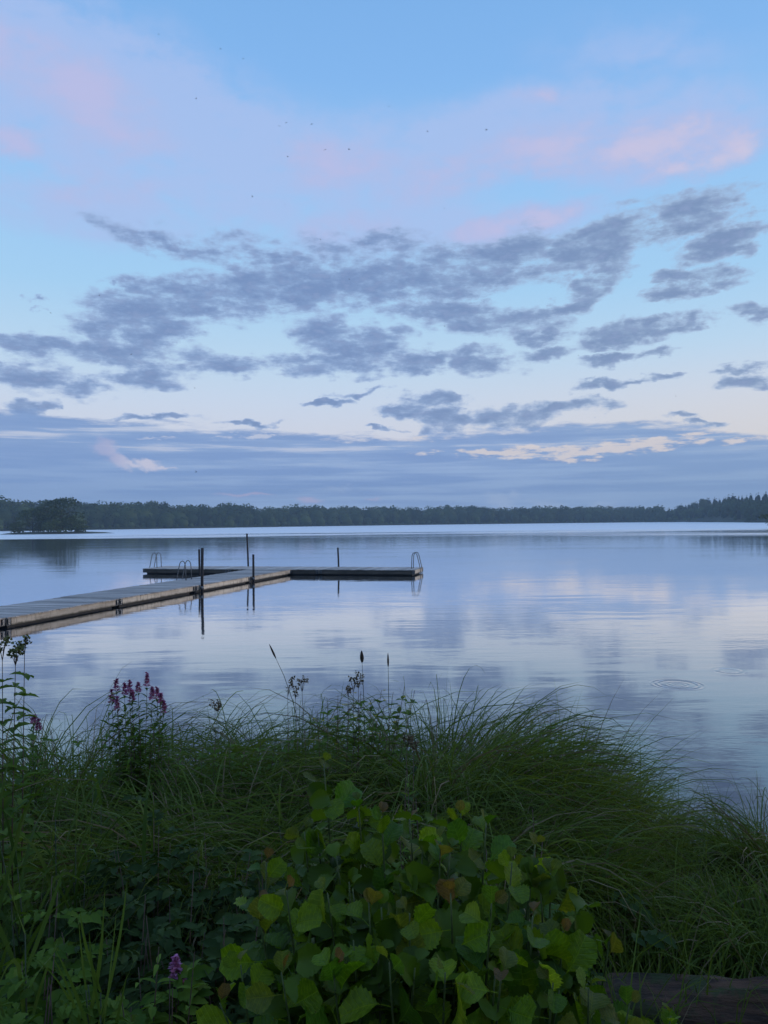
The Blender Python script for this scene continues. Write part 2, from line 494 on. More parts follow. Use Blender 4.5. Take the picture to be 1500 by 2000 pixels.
# ------------------------------------------------------------------ the near bank and the lake bed under it: one sheet
def bank_z(x, y):
    """Height of the bank over the lake (metres); the lake's surface is at 0."""
    ys = np.array([-260., 0., 1.5, 2.6, 3.6, 4.6, 5.6, 6.6, 8.0, 12.0])
    zs = np.array([1.6, 1.2, 1.12, 0.98, 0.74, 0.46, 0.16, -0.12, -0.5, -0.9])
    sh = 0.35 * np.sin(x * 0.55 + 1.0) - 0.25 * np.clip(x - 1.0, 0, 3) * 0.4
    h = np.interp(y - sh * np.clip((y - 2) / 2.0, 0, 1), ys, zs)
    return h + 0.04 * np.sin(x * 3.1 + y * 1.7) * np.sin(y * 2.3 - x)


gx = np.concatenate([np.linspace(-900, -20, 14), np.linspace(-15, 15, 61), np.linspace(20, 900, 14)])
gy = np.concatenate([np.linspace(-240, -8, 8), np.linspace(-5, 12, 69)])
X, Y = np.meshgrid(gx, gy, indexing='ij')
Z = bank_z(X, Y)
V = np.stack([X, Y, Z], -1).reshape(-1, 3)
ny = len(gy)
I = (np.arange(len(gx) - 1)[:, None] * ny + np.arange(ny - 1)[None, :]).ravel()
Q = np.stack([I, I + ny, I + ny + 1, I + 1], 1)
m_soil, t, bs, out = material('bank_soil')
co = t.new('ShaderNodeTexCoord').outputs['Object']
n1 = t.noise(co, 3.0, 7.0, 0.65)
n2 = t.noise(co, 26.0, 4.0, 0.6)
c = t.mix(t.mapr(n1, 0.35, 0.65), (0.018, 0.014, 0.010, 1), (0.035, 0.036, 0.018, 1))
t.put(bs.inputs['Base Color'], t.mix(t.mapr(n2, 0.4, 0.7, 0, 0.5), c, (0.05, 0.045, 0.03, 1)))
bs.inputs['Roughness'].default_value = 0.95
t.put(bs.inputs['Normal'], bump(t, n2, 0.8, 0.03))
ground = link('ground', mesh_np('ground', V, Q, smooth=True), m_soil)
tag(ground, kind='structure')

# ------------------------------------------------------------------ the lake
m_water, t, bs, out = material('lake_water')
P = t.new('ShaderNodeNewGeometry').outputs['Position']
px_, py_, pz_ = t.sep(P)
dist = t.vmath('LENGTH', P)
# wind: calm near the jetty, ruffled in long streaks far out
streak = t.noise(t.vmath('MULTIPLY', P, (0.0045, 0.022, 0.0)), 1.0, 4.0, 0.55)
patch = t.noise(t.vmath('MULTIPLY', P, (0.05, 0.16, 0.0)), 1.0, 3.0, 0.5)
far = t.mapr(t.math('ADD', dist, t.math('MULTIPLY', t.math('SUBTRACT', streak, 0.5), 160.0)), 160.0, 230.0)
band = t.mapr(streak, 0.45, 0.60)
ruffle = t.math('MAXIMUM', t.math('MULTIPLY', t.mapr(dist, 100.0, 200.0), t.math('MULTIPLY', band, 0.75)), far)
# swell, ripples and a fine chop, drawn out across the view
w1 = t.noise(t.vmath('MULTIPLY', P, (0.30, 0.95, 0.0)), 1.0, 2.0, 0.5)
w2 = t.noise(t.vmath('ADD', t.vmath('MULTIPLY', P, (0.85, 3.0, 0.0)), (3.3, 7.1, 0)), 1.0, 3.0, 0.5)
w3 = t.noise(t.vmath('MULTIPLY', P, (3.0, 8.5, 0.0)), 1.0, 2.0, 0.5)
amp = t.math('ADD', t.mapr(patch, 0.42, 0.66, 0.25, 1.6), 0.0)
h = t.math('ADD', t.math('MULTIPLY', w1, 0.007), t.math('MULTIPLY', w2, t.math('MULTIPLY', amp, 0.0031)))
h = t.math('ADD', h, t.math('MULTIPLY', w3, t.math('MULTIPLY', amp, 0.0011)))
# rings where a fish has risen
def rings(cx, cy, r0, k, a, width):
    r = t.vmath('LENGTH', t.vmath('SUBTRACT', P, (cx, cy, 0.0)))
    env = t.mapr(t.math('ABSOLUTE', t.math('SUBTRACT', r, r0)), width, 0.0)
    return t.math('MULTIPLY', t.math('MULTIPLY', t.math('SINE', t.math('MULTIPLY', r, k)), env), a)
h = t.math('ADD', h, rings(4.93, 12.62, 0.34, 62.0, 0.0020, 0.16))
h = t.math('ADD', h, rings(4.93, 12.62, 0.16, 70.0, 0.0010, 0.16))
h = t.math('ADD', h, rings(6.3, 13.7, 0.22, 40.0, 0.0016, 0.16))
nrm = bump(t, h, 1.0, 1.0)
rgh = t.mapr(ruffle, 0.0, 1.0, 0.05, 0.55, smooth=False)
fr = t.new('ShaderNodeFresnel')
fr.inputs['IOR'].default_value = 1.33
t.l.new(nrm, fr.inputs['Normal'])
df = t.new('ShaderNodeBsdfDiffuse')
df.inputs['Color'].default_value = (0.030, 0.042, 0.055, 1)
gl = t.new('ShaderNodeBsdfGlossy', distribution='GGX')
gl.inputs['Color'].default_value = (0.97, 0.98, 1.0, 1)
t.put(gl.inputs['Roughness'], rgh)
t.l.new(nrm, gl.inputs['Normal'])
mx = t.new('ShaderNodeMixShader')
t.put(mx.inputs[0], t.math('MULTIPLY', fr.outputs[0], 1.85, clamp=True))
t.l.new(df.outputs[0], mx.inputs[1])
t.l.new(gl.outputs[0], mx.inputs[2])
t.l.new(mx.outputs[0], out.inputs['Surface'])
wx = np.concatenate([np.linspace(-950, -60, 12), np.linspace(-40, 40, 9), np.linspace(60, 950, 12)])
wy = np.concatenate([np.linspace(3.0, 60, 8), np.linspace(90, 930, 15)])
X, Y = np.meshgrid(wx, wy, indexing='ij')
V = np.stack([X, Y, 0 * X], -1).reshape(-1, 3)
ny = len(wy)
I = (np.arange(len(wx) - 1)[:, None] * ny + np.arange(ny - 1)[None, :]).ravel()
lake = link('lake_water', mesh_np('lake_water', V, np.stack([I, I + ny, I + ny + 1, I + 1], 1)), m_water)
tag(lake, kind='structure')

# ------------------------------------------------------------------ the far shore
SH_AZ = np.array([-90, -60, -40, -27.3, -21.4, -13.5, 0.0, 9.7, 19.0, 22.4, 25.7, 27.3, 35, 60, 90.])
SH_D = np.array([300, 380, 410, 430, 453, 490, 585, 640, 690, 640, 520, 490, 430, 380, 330.])
TP_AZ = np.array([-90, -40, -27.3, -24, -18.9, -9.7, 0.0, 5.9, 9.7, 13.5, 19.0, 20.7, 24, 27.3, 40, 90.])
TP_PX = np.array([62, 58, 55, 50, 46, 39, 31, 32, 26, 28, 21, 28, 41, 51, 58, 60.])


def shore_d(a):
    return np.interp(a, SH_AZ, SH_D)


def hill_z(a, d):
    """Ground height of the far shore at azimuth a (degrees) and distance d."""
    s = d - shore_d(a)
    top = np.interp(a, TP_AZ, TP_PX) / 1455.0 * (shore_d(a) + 70) + 2.8
    rise = np.maximum(top - 14.5 + 5.0 * np.clip((a - 20.0) / 3.0, 0, 1), 0.6)
    return np.where(s < 0, -0.6 + 0.0 * s, 0.0) + np.clip(s / 4.0, 0, 1) * 0.7 + rise * np.clip((s - 4) / 75.0, 0, 1) ** 1.1


la = np.linspace(-88, 88, 90)
ls = np.array([-6, 0, 4, 12, 25, 40, 60, 80, 110, 160, 220])
A, SS = np.meshgrid(la, ls, indexing='ij')
D = shore_d(A) + SS
V = np.stack([np.sin(np.radians(A)) * D, np.cos(np.radians(A)) * D, hill_z(A, D)], -1).reshape(-1, 3)
ny = len(ls)
I = (np.arange(len(la) - 1)[:, None] * ny + np.arange(ny - 1)[None, :]).ravel()
m_land = plain('far_land', (0.035, 0.042, 0.02), 0.95, 0, 0.4, 0.2)
land = link('terrain', mesh_np('terrain', V, np.stack([I, I + 1, I + ny + 1, I + ny], 1), smooth=True), m_land)
tag(land, kind='structure')

# ------------------------------------------------------------------ tree crowns: leaf clumps spread through lobed volumes
def rand_dirs(n, rng):
    v = rng.normal(size=(n, 3))
    return v / np.linalg.norm(v, axis=1)[:, None]


def leaf_quads(cent, size, rng, normal=None, jitter=0.7):
    """Four-sided leaf clumps at the given centres, turned roughly along 'normal'."""
    n = len(cent)
    nn = rand_dirs(n, rng) if normal is None else normal + jitter * rand_dirs(n, rng)
    nn /= np.linalg.norm(nn, axis=1)[:, None] + 1e-9
    u = np.cross(nn, rand_dirs(n, rng))
    u /= np.linalg.norm(u, axis=1)[:, None] + 1e-9
    v = np.cross(nn, u)
    s = (size * rng.uniform(0.6, 1.3, n))[:, None]
    e = rng.uniform(0.55, 0.9, n)[:, None]
    c = [cent + u * s, cent + v * s * e, cent - u * s * 0.8, cent - v * s * e]
    return np.stack(c, 1).reshape(-1, 3), np.arange(n * 4).reshape(-1, 4)


def broad_crown(rng, lobes=9, per=26, low=0.22, squash=1.0):
    """Unit crown (height 1, base at 0) of a broadleaved tree: lobes of leaf clumps. Returns centres, outward normals, sizes."""
    C, N_ = [], []
    for i in range(lobes):
        a = rng.uniform(0, 2 * np.pi)
        zc = rng.uniform(low, 0.80)
        rr = 0.30 * math.sin(math.pi * min(1, max(0, (zc + 0.12) / 1.15))) * rng.uniform(0.5, 1.1)
        if i == 0:
            zc, rr = 0.8, 0.02
        c = np.array([math.cos(a) * rr, math.sin(a) * rr, zc])
        r = rng.uniform(0.13, 0.22)
        d = rand_dirs(per, rng)
        d[:, 2] = np.where(d[:, 2] < -0.3, -d[:, 2], d[:, 2])
        q = rng.uniform(0.75, 1.08, per)[:, None]
        C.append(c + d * r * q * np.array([1.1, 1.1, 0.85 * squash]))
        N_.append(d)
    return np.concatenate(C), np.concatenate(N_)


def cone_crown(rng, tiers=9, per=15):
    C, N_ = [], []
    for i in range(tiers):
        z = 0.12 + 0.86 * i / (tiers - 1)
        r = 0.26 * (1.02 - z) ** 0.8 + 0.01
        k = max(3, int(per * (1.1 - z)))
        a = rng.uniform(0, 2 * np.pi, k)
        q = rng.uniform(0.35, 1.0, k)
        C.append(np.stack([np.cos(a) * r * q, np.sin(a) * r * q, z - 0.06 * q * (1 - z) + rng.uniform(-0.02, 0.02, k)], 1))
        N_.append(np.stack([np.cos(a) * 0.6, np.sin(a) * 0.6, np.ones(k) * 0.8], 1))
    return np.concatenate(C), np.concatenate(N_)


def core_mesh():
    bm = bmesh.new()
    bmesh.ops.create_icosphere(bm, subdivisions=2, radius=1.0)
    v = np.array([p.co[:] for p in bm.verts])
    f = np.array([[q.index for q in p.verts] for p in bm.faces])
    bm.free()
    return v, f


CORE_V, CORE_F = core_mesh()


def forest(name, trees, templates, size, mat, label_kind):
    """trees: rows (x, y, z, height, width, template, tint). A far wood seen as one mass."""
    rng = np.random.default_rng(len(trees))
    VQ, QQ, TQ, VT, FT, TT = [], [], [], [], [], []
    nq = 0
    for (x, y, z, hgt, wid, k, tn) in trees:
        C, N_ = templates[int(k)]
        a = rng.uniform(0, 6.28)
        ca, sa = math.cos(a), math.sin(a)
        M = np.array([[ca, -sa, 0], [sa, ca, 0], [0, 0, 1]])
        c = (C @ M.T) * np.array([wid, wid, hgt]) + np.array([x, y, z])
        v, q = leaf_quads(c, size * hgt, rng, N_ @ M.T)
        kk = 0.30 if label_kind != 'conifer' else 0.10
        VT.append(CORE_V * np.array([wid * kk, wid * kk, hgt * 0.40]) + np.array([x, y, z + hgt * 0.43]))
        FT.append(CORE_F + len(FT) * len(CORE_V))
        TT.append(np.full(len(CORE_V), max(0.0, tn - 0.1)))
        VQ.append(v)
        QQ.append(q + nq)
        nq += len(v)
        base = tn + rng.uniform(-0.16, 0.16, len(c))
        TQ.append(np.repeat(np.clip(base, 0, 1), 4))
    v = np.concatenate(VQ + VT)
    me = mesh_np(name, v, np.concatenate(QQ), np.concatenate(FT) + nq, tint=np.concatenate(TQ + TT))
    o = link(name, me, mat)
    tag(o, kind='stuff')
    return o


m_forest = foliage_mat('far_foliage', (0.018, 0.036, 0.012, 1), (0.085, 0.115, 0.032, 1), 0.0, 0.85, 0.1)
m_conif = foliage_mat('far_needles', (0.010, 0.020, 0.012, 1), (0.026, 0.042, 0.022, 1), 0.0, 0.9, 0.1)
rng = np.random.default_rng(3)
BROAD = [broad_crown(rng, lobes=rng.integers(13, 18), per=24, low=0.06) for _ in range(8)]
CONE = [cone_crown(rng) for _ in range(4)]
LOW = [broad_crown(rng, lobes=9, per=18, low=0.05, squash=0.8) for _ in range(4)]
broad_t, con_t, low_t = [], [], []
for row in range(7):
    a = -46.0
    while a < 46.0:
        d = shore_d(a) + 7 + row * 11 + rng.uniform(-4, 4)
        wid_step = rng.uniform(8.0, 14.5)
        a += math.degrees(wid_step / d) * (0.45 if 19.5 < a < 32 else 0.8 if abs(a) < 30 else 1.3)
        x, y = math.sin(R(a)) * d, math.cos(R(a)) * d
        z = float(hill_z(a, d)) - 0.8
        p_con = 0.02 + (0.9 if row >= 4 else 0.25) * np.interp(a, [18.5, 20.5], [0, 1]) + 0.7 * np.interp(a, [-27, -25], [1, 0]) * (row > 3) + 0.55 * (1.5 < a < 5.5) * (row > 3) + 0.55 * (8 < a < 10.5) * (row > 3)
        if rng.random() < p_con:
            hgt = (rng.uniform(7.2, 10.0) if a > 20.5 else rng.uniform(11.0, 14.6)) * (0.85 if row == 0 else 1.0)
            con_t.append((x, y, z, hgt, hgt * (rng.uniform(1.3, 1.8) if a > 20.5 else rng.uniform(0.75, 1.0)), rng.integers(0, 4), rng.uniform(0.2, 0.8)))
        else:
            hgt = (rng.uniform(7.5, 10.5) if a > 20.5 else rng.uniform(10.5, 16.0)) * (0.72 if row == 0 else 1.0)
            broad_t.append((x, y, z, hgt, hgt * rng.uniform(0.95, 1.5), rng.integers(0, 8), rng.uniform(0.12, 0.85)))
a = -46.0
while a < 46.0:
    d = shore_d(a) + rng.uniform(2.5, 5)
    a += math.degrees(rng.uniform(3, 6.5) / d) * (1.0 if abs(a) < 30 else 1.6)
    hgt = rng.uniform(2.2, 5.5)
    low_t.append((math.sin(R(a)) * d, math.cos(R(a)) * d, 0.0, hgt, hgt * rng.uniform(1.1, 1.7), rng.integers(0, 4), rng.uniform(0.4, 1.0)))
forest('forest', broad_t, BROAD, 0.052, m_forest, 'broad')
forest('conifer_forest', con_t, CONE, 0.055, m_conif, 'conifer')
forest('shore_scrub', low_t, LOW, 0.085, m_forest, 'low')

# a belt of reeds along the far waterline
n = 9000
ra = rng.uniform(-40, 40, n)
rd = shore_d(ra) + rng.uniform(-7, 2.0, n)
keep = (np.sin(ra * 1.7) + np.sin(ra * 0.63 + 2) + 0.6 * np.sin(ra * 5.1)) > -0.9
ra, rd = ra[keep], rd[keep]
n = len(ra)
hh = rng.uniform(0.7, 1.7, n)
bx, by = np.sin(np.radians(ra)) * rd, np.cos(np.radians(ra)) * rd
wv = rng.uniform(0.10, 0.3, n)
ln = rng.uniform(-0.25, 0.25, n)
z0 = np.full(n, -0.1)
V = np.stack([np.stack([bx - wv, by, z0], 1), np.stack([bx + wv, by + 0.05, z0], 1), np.stack([bx + ln, by, hh], 1)], 1).reshape(-1, 3)
m_reed = foliage_mat('far_reeds', (0.06, 0.07, 0.03, 1), (0.12, 0.12, 0.055, 1), 0.0, 0.9, 0.1)
tag(link('reed_belt', mesh_np('reed_belt', V, None, np.arange(n * 3).reshape(-1, 3), tint=np.repeat(rng.random(n), 3)), m_reed), kind='stuff')

# ------------------------------------------------------------------ the little island with its trees
isl_c = (-109.5, 243.0)
g = Geo()
seg, rings_ = 36, [0.0, 0.5, 0.85, 1.0, 1.08]
zz = [0.75, 0.65, 0.35, 0.03, -0.5]
vs, fs = [], []
for i, q in enumerate(rings_):
    for k in range(seg):
        an = 2 * math.pi * k / seg
        rr = 1 + 0.10 * math.sin(3 * an + 1) + 0.06 * math.sin(7 * an)
        vs.append((isl_c[0] + math.cos(an) * 17.5 * q * rr + 1.0, isl_c[1] + math.sin(an) * 9 * q * rr, zz[i]))
for i in range(len(rings_) - 1):
    for k in range(seg):
        k2 = (k + 1) % seg
        fs.append((i * seg + k, (i + 1) * seg + k, (i + 1) * seg + k2, i * seg + k2))
g.add(vs, fs)
tag(link('island', g.mesh('island', True), m_land), kind='structure')

m_bark = plain('bark', (0.045, 0.036, 0.028), 0.9, 0, 0.4, 6.0, 0.02)
m_isl = foliage_mat('island_foliage', (0.024, 0.044, 0.014, 1), (0.095, 0.125, 0.036, 1), 0.15, 0.8, 0.15)


def leafy_tree(name, x, y, z, hgt, wid, label, cat, seed, lobes=14, per=60, size=0.034, mat=None, tint=0.5, group=None, trunk_h=0.7):
    rg = np.random.default_rng(seed)
    o = empty(name, (x, y, z))
    g = Geo()
    pts = [(0, 0, -0.3)] + [(rg.uniform(-1, 1) * 0.02 * hgt, rg.uniform(-1, 1) * 0.02 * hgt, hgt * f) for f in (0.2, 0.4, trunk_h)]
    g.tube(pts, [hgt * 0.026, hgt * 0.022, hgt * 0.016, hgt * 0.006], 7)
    for i in range(6):
        an, st = rg.uniform(0, 6.28), rg.uniform(0.2, 0.5)
        e = (math.cos(an) * wid * 0.33, math.sin(an) * wid * 0.33, hgt * rg.uniform(0.45, 0.85))
        g.tube([(0, 0, hgt * st), (e[0] * 0.5, e[1] * 0.5, hgt * (st + 0.12)), e], [hgt * 0.010, hgt * 0.007, hgt * 0.002], 5)
    link('trunk', g.mesh('trunk', True), m_bark, o)
    C, N_ = broad_crown(rg, lobes + 6, per, low=0.04)
    v, q = leaf_quads(C * np.array([wid, wid, hgt]), size * hgt, rg, N_)
    me = mesh_np('crown', v, q, tint=np.repeat(np.clip(tint + rg.uniform(-0.3, 0.3, len(C)), 0, 1), 4))
    cr = link('crown', me, mat or m_isl, o)
    tag(o, label, cat, group)
    return o


leafy_tree('island_tree', -105.8, 243.5, 0.5, 12.0, 17.0, 'tallest dark rounded tree in the middle of the small island', 'tree', 1, lobes=20, per=70, tint=0.35, group='trees on the island')
leafy_tree('island_tree', -114.6, 243.0, 0.5, 8.4, 13.0, 'lower round tree at the outer end of the small island', 'tree', 2, lobes=16, tint=0.55, group='trees on the island')
leafy_tree('island_tree', -111.0, 246.0, 0.5, 10.0, 11.0, 'middling tree behind and beside the tallest island tree', 'tree', 4, lobes=14, tint=0.4, group='trees on the island')
leafy_tree('island_bush', -99.8, 241.8, 0.3, 5.6, 10.5, 'low spreading bush at the open water end of the island', 'bush', 5, lobes=12, per=50, size=0.055, tint=0.6, group='bushes on the island', trunk_h=0.5)
leafy_tree('island_bush', -104.8, 237.5, 0.3, 4.4, 12.0, 'pale low bush in front of the tallest island tree', 'bush', 6, lobes=12, per=50, size=0.06, tint=0.8, group='bushes on the island', trunk_h=0.5)
leafy_tree('island_bush', -117.5, 239.5, 0.3, 4.0, 9.0, 'small bush at the left end of the island shore', 'bush', 8, lobes=10, per=50, size=0.065, tint=0.6, group='bushes on the island', trunk_h=0.5)
leafy_tree('shore_willow', 103.5, 193.0, -0.1, 5.0, 12.0, 'yellowish green bush at the right edge of the far water', 'bush', 9, lobes=12, per=60, size=0.05, mat=foliage_mat('willow_foliage', (0.05, 0.07, 0.015, 1), (0.10, 0.12, 0.03, 1), 0.2, 0.8, 0.1), tint=0.5, trunk_h=0.5)

# ------------------------------------------------------------------ the floating jetty
m_deck = wood('deck_board', (0.26, 0.24, 0.225, 1), (0.58, 0.53, 0.49, 1), 'Y', 0.7)
m_fascia = wood('fascia_board', (0.42, 0.35, 0.27, 1), (0.76, 0.66, 0.53, 1), 'X', 0.7, 0.7, True)
m_fascia_shaded = wood('shaded_fascia_board', (0.05, 0.045, 0.04, 1), (0.15, 0.125, 0.10, 1), 'X', 0.75, 0.7)  # darker fascia for the platform; its shade is put into the colour
m_float = plain('float', (0.02, 0.02, 0.022), 0.6, 0, 0.3)
m_steel = plain('galvanised_steel', (0.15, 0.155, 0.16), 0.5, 0.7, 0.3, 20.0)
m_post = plain('dark_steel_pipe', (0.022, 0.019, 0.020), 0.7, 0.2, 0.4, 5.0)
m_rubber = plain('rubber', (0.015, 0.015, 0.016), 0.8)

jetty = empty('floating_jetty', (-5.0, 40.05, 0.0))
tag(jetty, 'long weathered wooden floating jetty ending in a crosswise bathing platform', 'jetty')
DECK = 0.295
PITCH = 0.1465
_plank_me, _cache = {}, {}


def plank_mesh(width):
    key = round(width, 2)
    if key not in _plank_me:
        me = bpy.data.meshes.new('plank')
        bm = bmesh.new()
        bmesh.ops.create_cube(bm, size=1.0)
        bmesh.ops.scale(bm, vec=(PITCH - 0.012, width + 0.05, 0.032), verts=bm.verts)
        bm.to_mesh(me)
        bm.free()
        me.materials.append(m_deck)
        _plank_me[key] = me
    return _plank_me[key]


def pontoon(origin, ux, length, width, m_side):
    """origin: a corner on the jetty's own axes (world), ux: unit vector along; the deck lies to the left of ux."""
    ang = math.atan2(ux[1], ux[0])
    g = Geo()
    g.box((length / 2, width / 2, 0.03), (length - 0.35, width - 0.30, 0.36))
    for k in range(5):
        g.box((0.25 + k * (length - 0.5) / 4, width / 2, 0.235), (0.09, width - 0.16, 0.07))
    p = link('pontoon', g.mesh('pontoon'), m_float, jetty)
    p.location = Vector((origin[0] + 5.0, origin[1] - 40.05, 0))
    p.rotation_euler = (0, 0, ang)
    for s, yy in ((0, 0.025), (1, width - 0.025)):
        g = Geo()
        g.box((0, 0, 0), (length - 0.34, 0.05, 0.200))
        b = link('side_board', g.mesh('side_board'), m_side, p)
        b.location = (length / 2, yy, 0.165)
    for s, xx in ((0, 0.03), (1, length - 0.03)):
        g = Geo()
        g.box((0, 0, 0), (width - 0.30, 0.05, 0.200))
        b = link('end_board', g.mesh('end_board'), m_fascia, p)
        b.location = (xx, width / 2, 0.165)
        b.rotation_euler = (0, 0, math.pi / 2)
    for xx in (0.075, length - 0.075):
        for yy, sg in ((0.04, -1), (width - 0.04, 1)):
            g = Geo()
            g.box((0, 0, 0), (0.15, 0.06, 0.19))
            g.box((0.02, sg * 0.045, 0.03), (0.05, 0.04, 0.10))
            g.tube([(-0.03, sg * 0.06, -0.07), (-0.03, sg * 0.06, 0.08)], 0.022, 6)
            h_ = link('hinge', g.mesh('hinge'), m_steel, p)
            h_.location = (xx, yy, 0.165)
    k = int(round(length / PITCH))
    me = plank_mesh(width)
    for i in range(k):
        b = link('plank', me, None, p)
        b.location = ((i + 0.5) * length / k, width / 2 + random.uniform(-0.008, 0.008), DECK - 0.016 + random.uniform(-0.004, 0.005))
        b.rotation_euler = (random.uniform(-0.003, 0.003), random.uniform(-0.025, 0.025), random.uniform(-0.004, 0.004))
    return p


WU = Vector((0.262, 0.965)).normalized()           # along the walkway, away from the shore
WN = Vector((-WU.y, WU.x))
TU = Vector((0.972, -0.235)).normalized()           # along the platform, to the right
TN = Vector((-TU.y, TU.x))
J = Vector((-5.0, 40.05))
LW, WW, WT = 5.1, 2.35, 2.4
for k in range(1, 6):
    o_ = J - WU * (LW * k)
    p_ = pontoon(o_ + WU * 0.03, WU, LW - 0.06, WW, m_fascia)
    p_.location.z = [0, 0.004, -0.003, 0.006, -0.004, 0.005][k]
S0 = -8.95
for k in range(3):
    pontoon(J + TU * (S0 + k * 5.24 + 0.03), TU, 5.18, WT, m_fascia_shaded)


# the gangway that leads from the bank out to the first pontoon
g = Geo()
q0, q1 = J - WU * (5.1 * 5 - 0.1) + WN * (WW / 2), J - WU * (5.1 * 5 + 10.2) + WN * (WW / 2)
gl_ = (q0 - q1).length
ga = math.atan2((q0 - q1).y, (q0 - q1).x)
for i in range(int(gl_ / 0.15)):
    g.box((i * 0.15 - gl_ / 2 + 0.07, 0, 0.0), (0.138, 1.5, 0.03))
for sy in (-0.7, 0.7):
    g.box((0, sy, -0.09), (gl_, 0.06, 0.14))
gw = link('gangway', g.mesh('gangway'), m_deck, jetty)
gw.location = ((q0.x + q1.x) / 2 + 5.0, (q0.y + q1.y) / 2 - 40.05, 0.50)
gw.rotation_euler = (0, math.atan2(0.34, gl_), ga)


def ladder(at, out_dir, label):
    """at: point on the deck edge (world), out_dir: away from the deck."""
    od = Vector(out_dir).normalized()
    sd = Vector((-od.y, od.x))
    e = bpy.data.objects.new('ladder', None)
    COL.objects.link(e)
    e.parent = jetty
    e.location = (at[0] + 5.0, at[1] - 40.05, 0)
    e['label'] = label
    for s in (-0.24, 0.24):
        g = Geo()
        pts = []
        for (o_, z_) in ((-0.42, 0.29), (-0.40, 0.80), (-0.385, 0.97), (-0.34, 1.09), (-0.26, 1.145), (-0.18, 1.12), (-0.12, 1.03), (-0.08, 0.90), (0.045, 0.33), (0.06, 0.1), (0.06, -0.9)):
            q = od * o_ + sd * s
            pts.append((q.x, q.y, z_))
        g.tube(pts, 0.021, 7)
        q = od * -0.42 + sd * s
        g.tube([(q.x, q.y, 0.297), (q.x, q.y, 0.309)], 0.055, 10)
        link('rail', g.mesh('rail', True), m_steel, e)
    for z_ in (0.06, -0.22, -0.5, -0.78):
        a_, b_ = od * 0.06 + sd * -0.24, od * 0.06 + sd * 0.24
        g = Geo()
        g.tube([(a_.x, a_.y, z_), (b_.x, b_.y, z_)], 0.022, 7)
        link('rung', g.mesh('rung', True), m_steel, e)
    return e


ladder(J + TU * S0 + TN * 1.1, -TU, 'bathing ladder at the far left end of the platform')
ladder(J + TU * (S0 + 15.72) + TN * 1.35, TU, 'bathing ladder at the right end of the platform')
ladder(J - WU * 7.35 + WN * WW, WN, 'bathing ladder on the long walkway')


def post(x, y, top, label, rad=0.052, lean=(0, 0)):
    g = Geo()
    g.tube([(0, 0, -1.0), (lean[0] * 0.5, lean[1] * 0.5, top * 0.5), (lean[0], lean[1], top)], rad, 12)
    o = empty('mooring_post', (x, y, 0))
    link('pipe', g.mesh('pipe', True), m_post, o)
    g = Geo()
    g.tube([(0, 0, 0.10), (0, 0, 0.24)], rad * 1.5, 10)
    link('collar', g.mesh('collar', True), m_steel, o)
    tag(o, label, 'post', 'steel posts holding the jetty')
    return o


def at2(s, n):
    return J - WU * s + WN * n


def at3(s, n):
    return J + TU * s + TN * n


q = at2(9.85, -0.10); post(q.x, q.y, 1.80, 'tall dark steel post on the near edge of the walkway', 0.058, (0.03, 0))
q = at2(4.95, -0.10); post(q.x, q.y, 1.32, 'short dark steel post on the near edge before the crosswise platform', 0.052)
q = at2(4.9, WW + 0.4); post(q.x, q.y, 1.56, 'dark steel post on the far edge of the walkway behind the tall one', 0.048, (-0.02, 0))
q = at3(-3.6, WT + 0.14); post(q.x, q.y, 2.20, 'tallest dark steel post behind the left arm of the platform', 0.05, (-0.09, 0))
q = at3(1.88, WT + 0.14); post(q.x, q.y, 1.36, 'dark steel post behind the right arm of the platform', 0.05, (-0.05, 0))

# ------------------------------------------------------------------ swallows over the lake
def bird_mesh(k):
    rg = random.Random(k)
    up = rg.uniform(-0.05, 0.08)
    g = Geo()
    # one continuous surface: body rings, with wings drawn out of the body's sides
    L = [(-0.085, 0.004), (-0.05, 0.012), (0.0, 0.017), (0.04, 0.015), (0.062, 0.011), (0.078, 0.003)]
    vs, fs = [], []
    for (y, r) in L:
        for a in range(6):
            an = math.pi / 3 * a
            vs.append((math.cos(an) * r, y, math.sin(an) * r))
    for i in range(len(L) - 1):
        for a in range(6):
            if i in (2,) and a in (0, 3, 5, 2):
                pass
            fs.append((i * 6 + a, i * 6 + (a + 1) % 6, (i + 1) * 6 + (a + 1) % 6, (i + 1) * 6 + a))
    for s, e0, e1 in ((1, 12, 18), (-1, 15, 21)):
        n0 = len(vs)
        vs += [(s * 0.075, 0.035, up * 0.7), (s * 0.08, -0.005, up * 0.7), (s * 0.165, -0.045, up), (s * 0.075, 0.015, up * 0.7 + 0.006)]
        fs += [(e0, e1, n0, n0 + 1), (n0, n0 + 2, n0 + 1), (e1, n0 + 3, n0), (e0, n0 + 1, n0 + 3), (n0 + 3, n0 + 2, n0), (n0 + 1, n0 + 2, n0 + 3), (e0, n0 + 3, e1)]
    n0 = len(vs)
    vs += [(0.028, -0.15, 0.0), (-0.028, -0.15, 0.0), (0, -0.105, 0.0)]
    fs += [(0, n0, n0 + 2), (3, n0 + 2, n0 + 1), (0, n0 + 2, 3)]
    g.add(vs, fs)
    return g.mesh('bird', False)


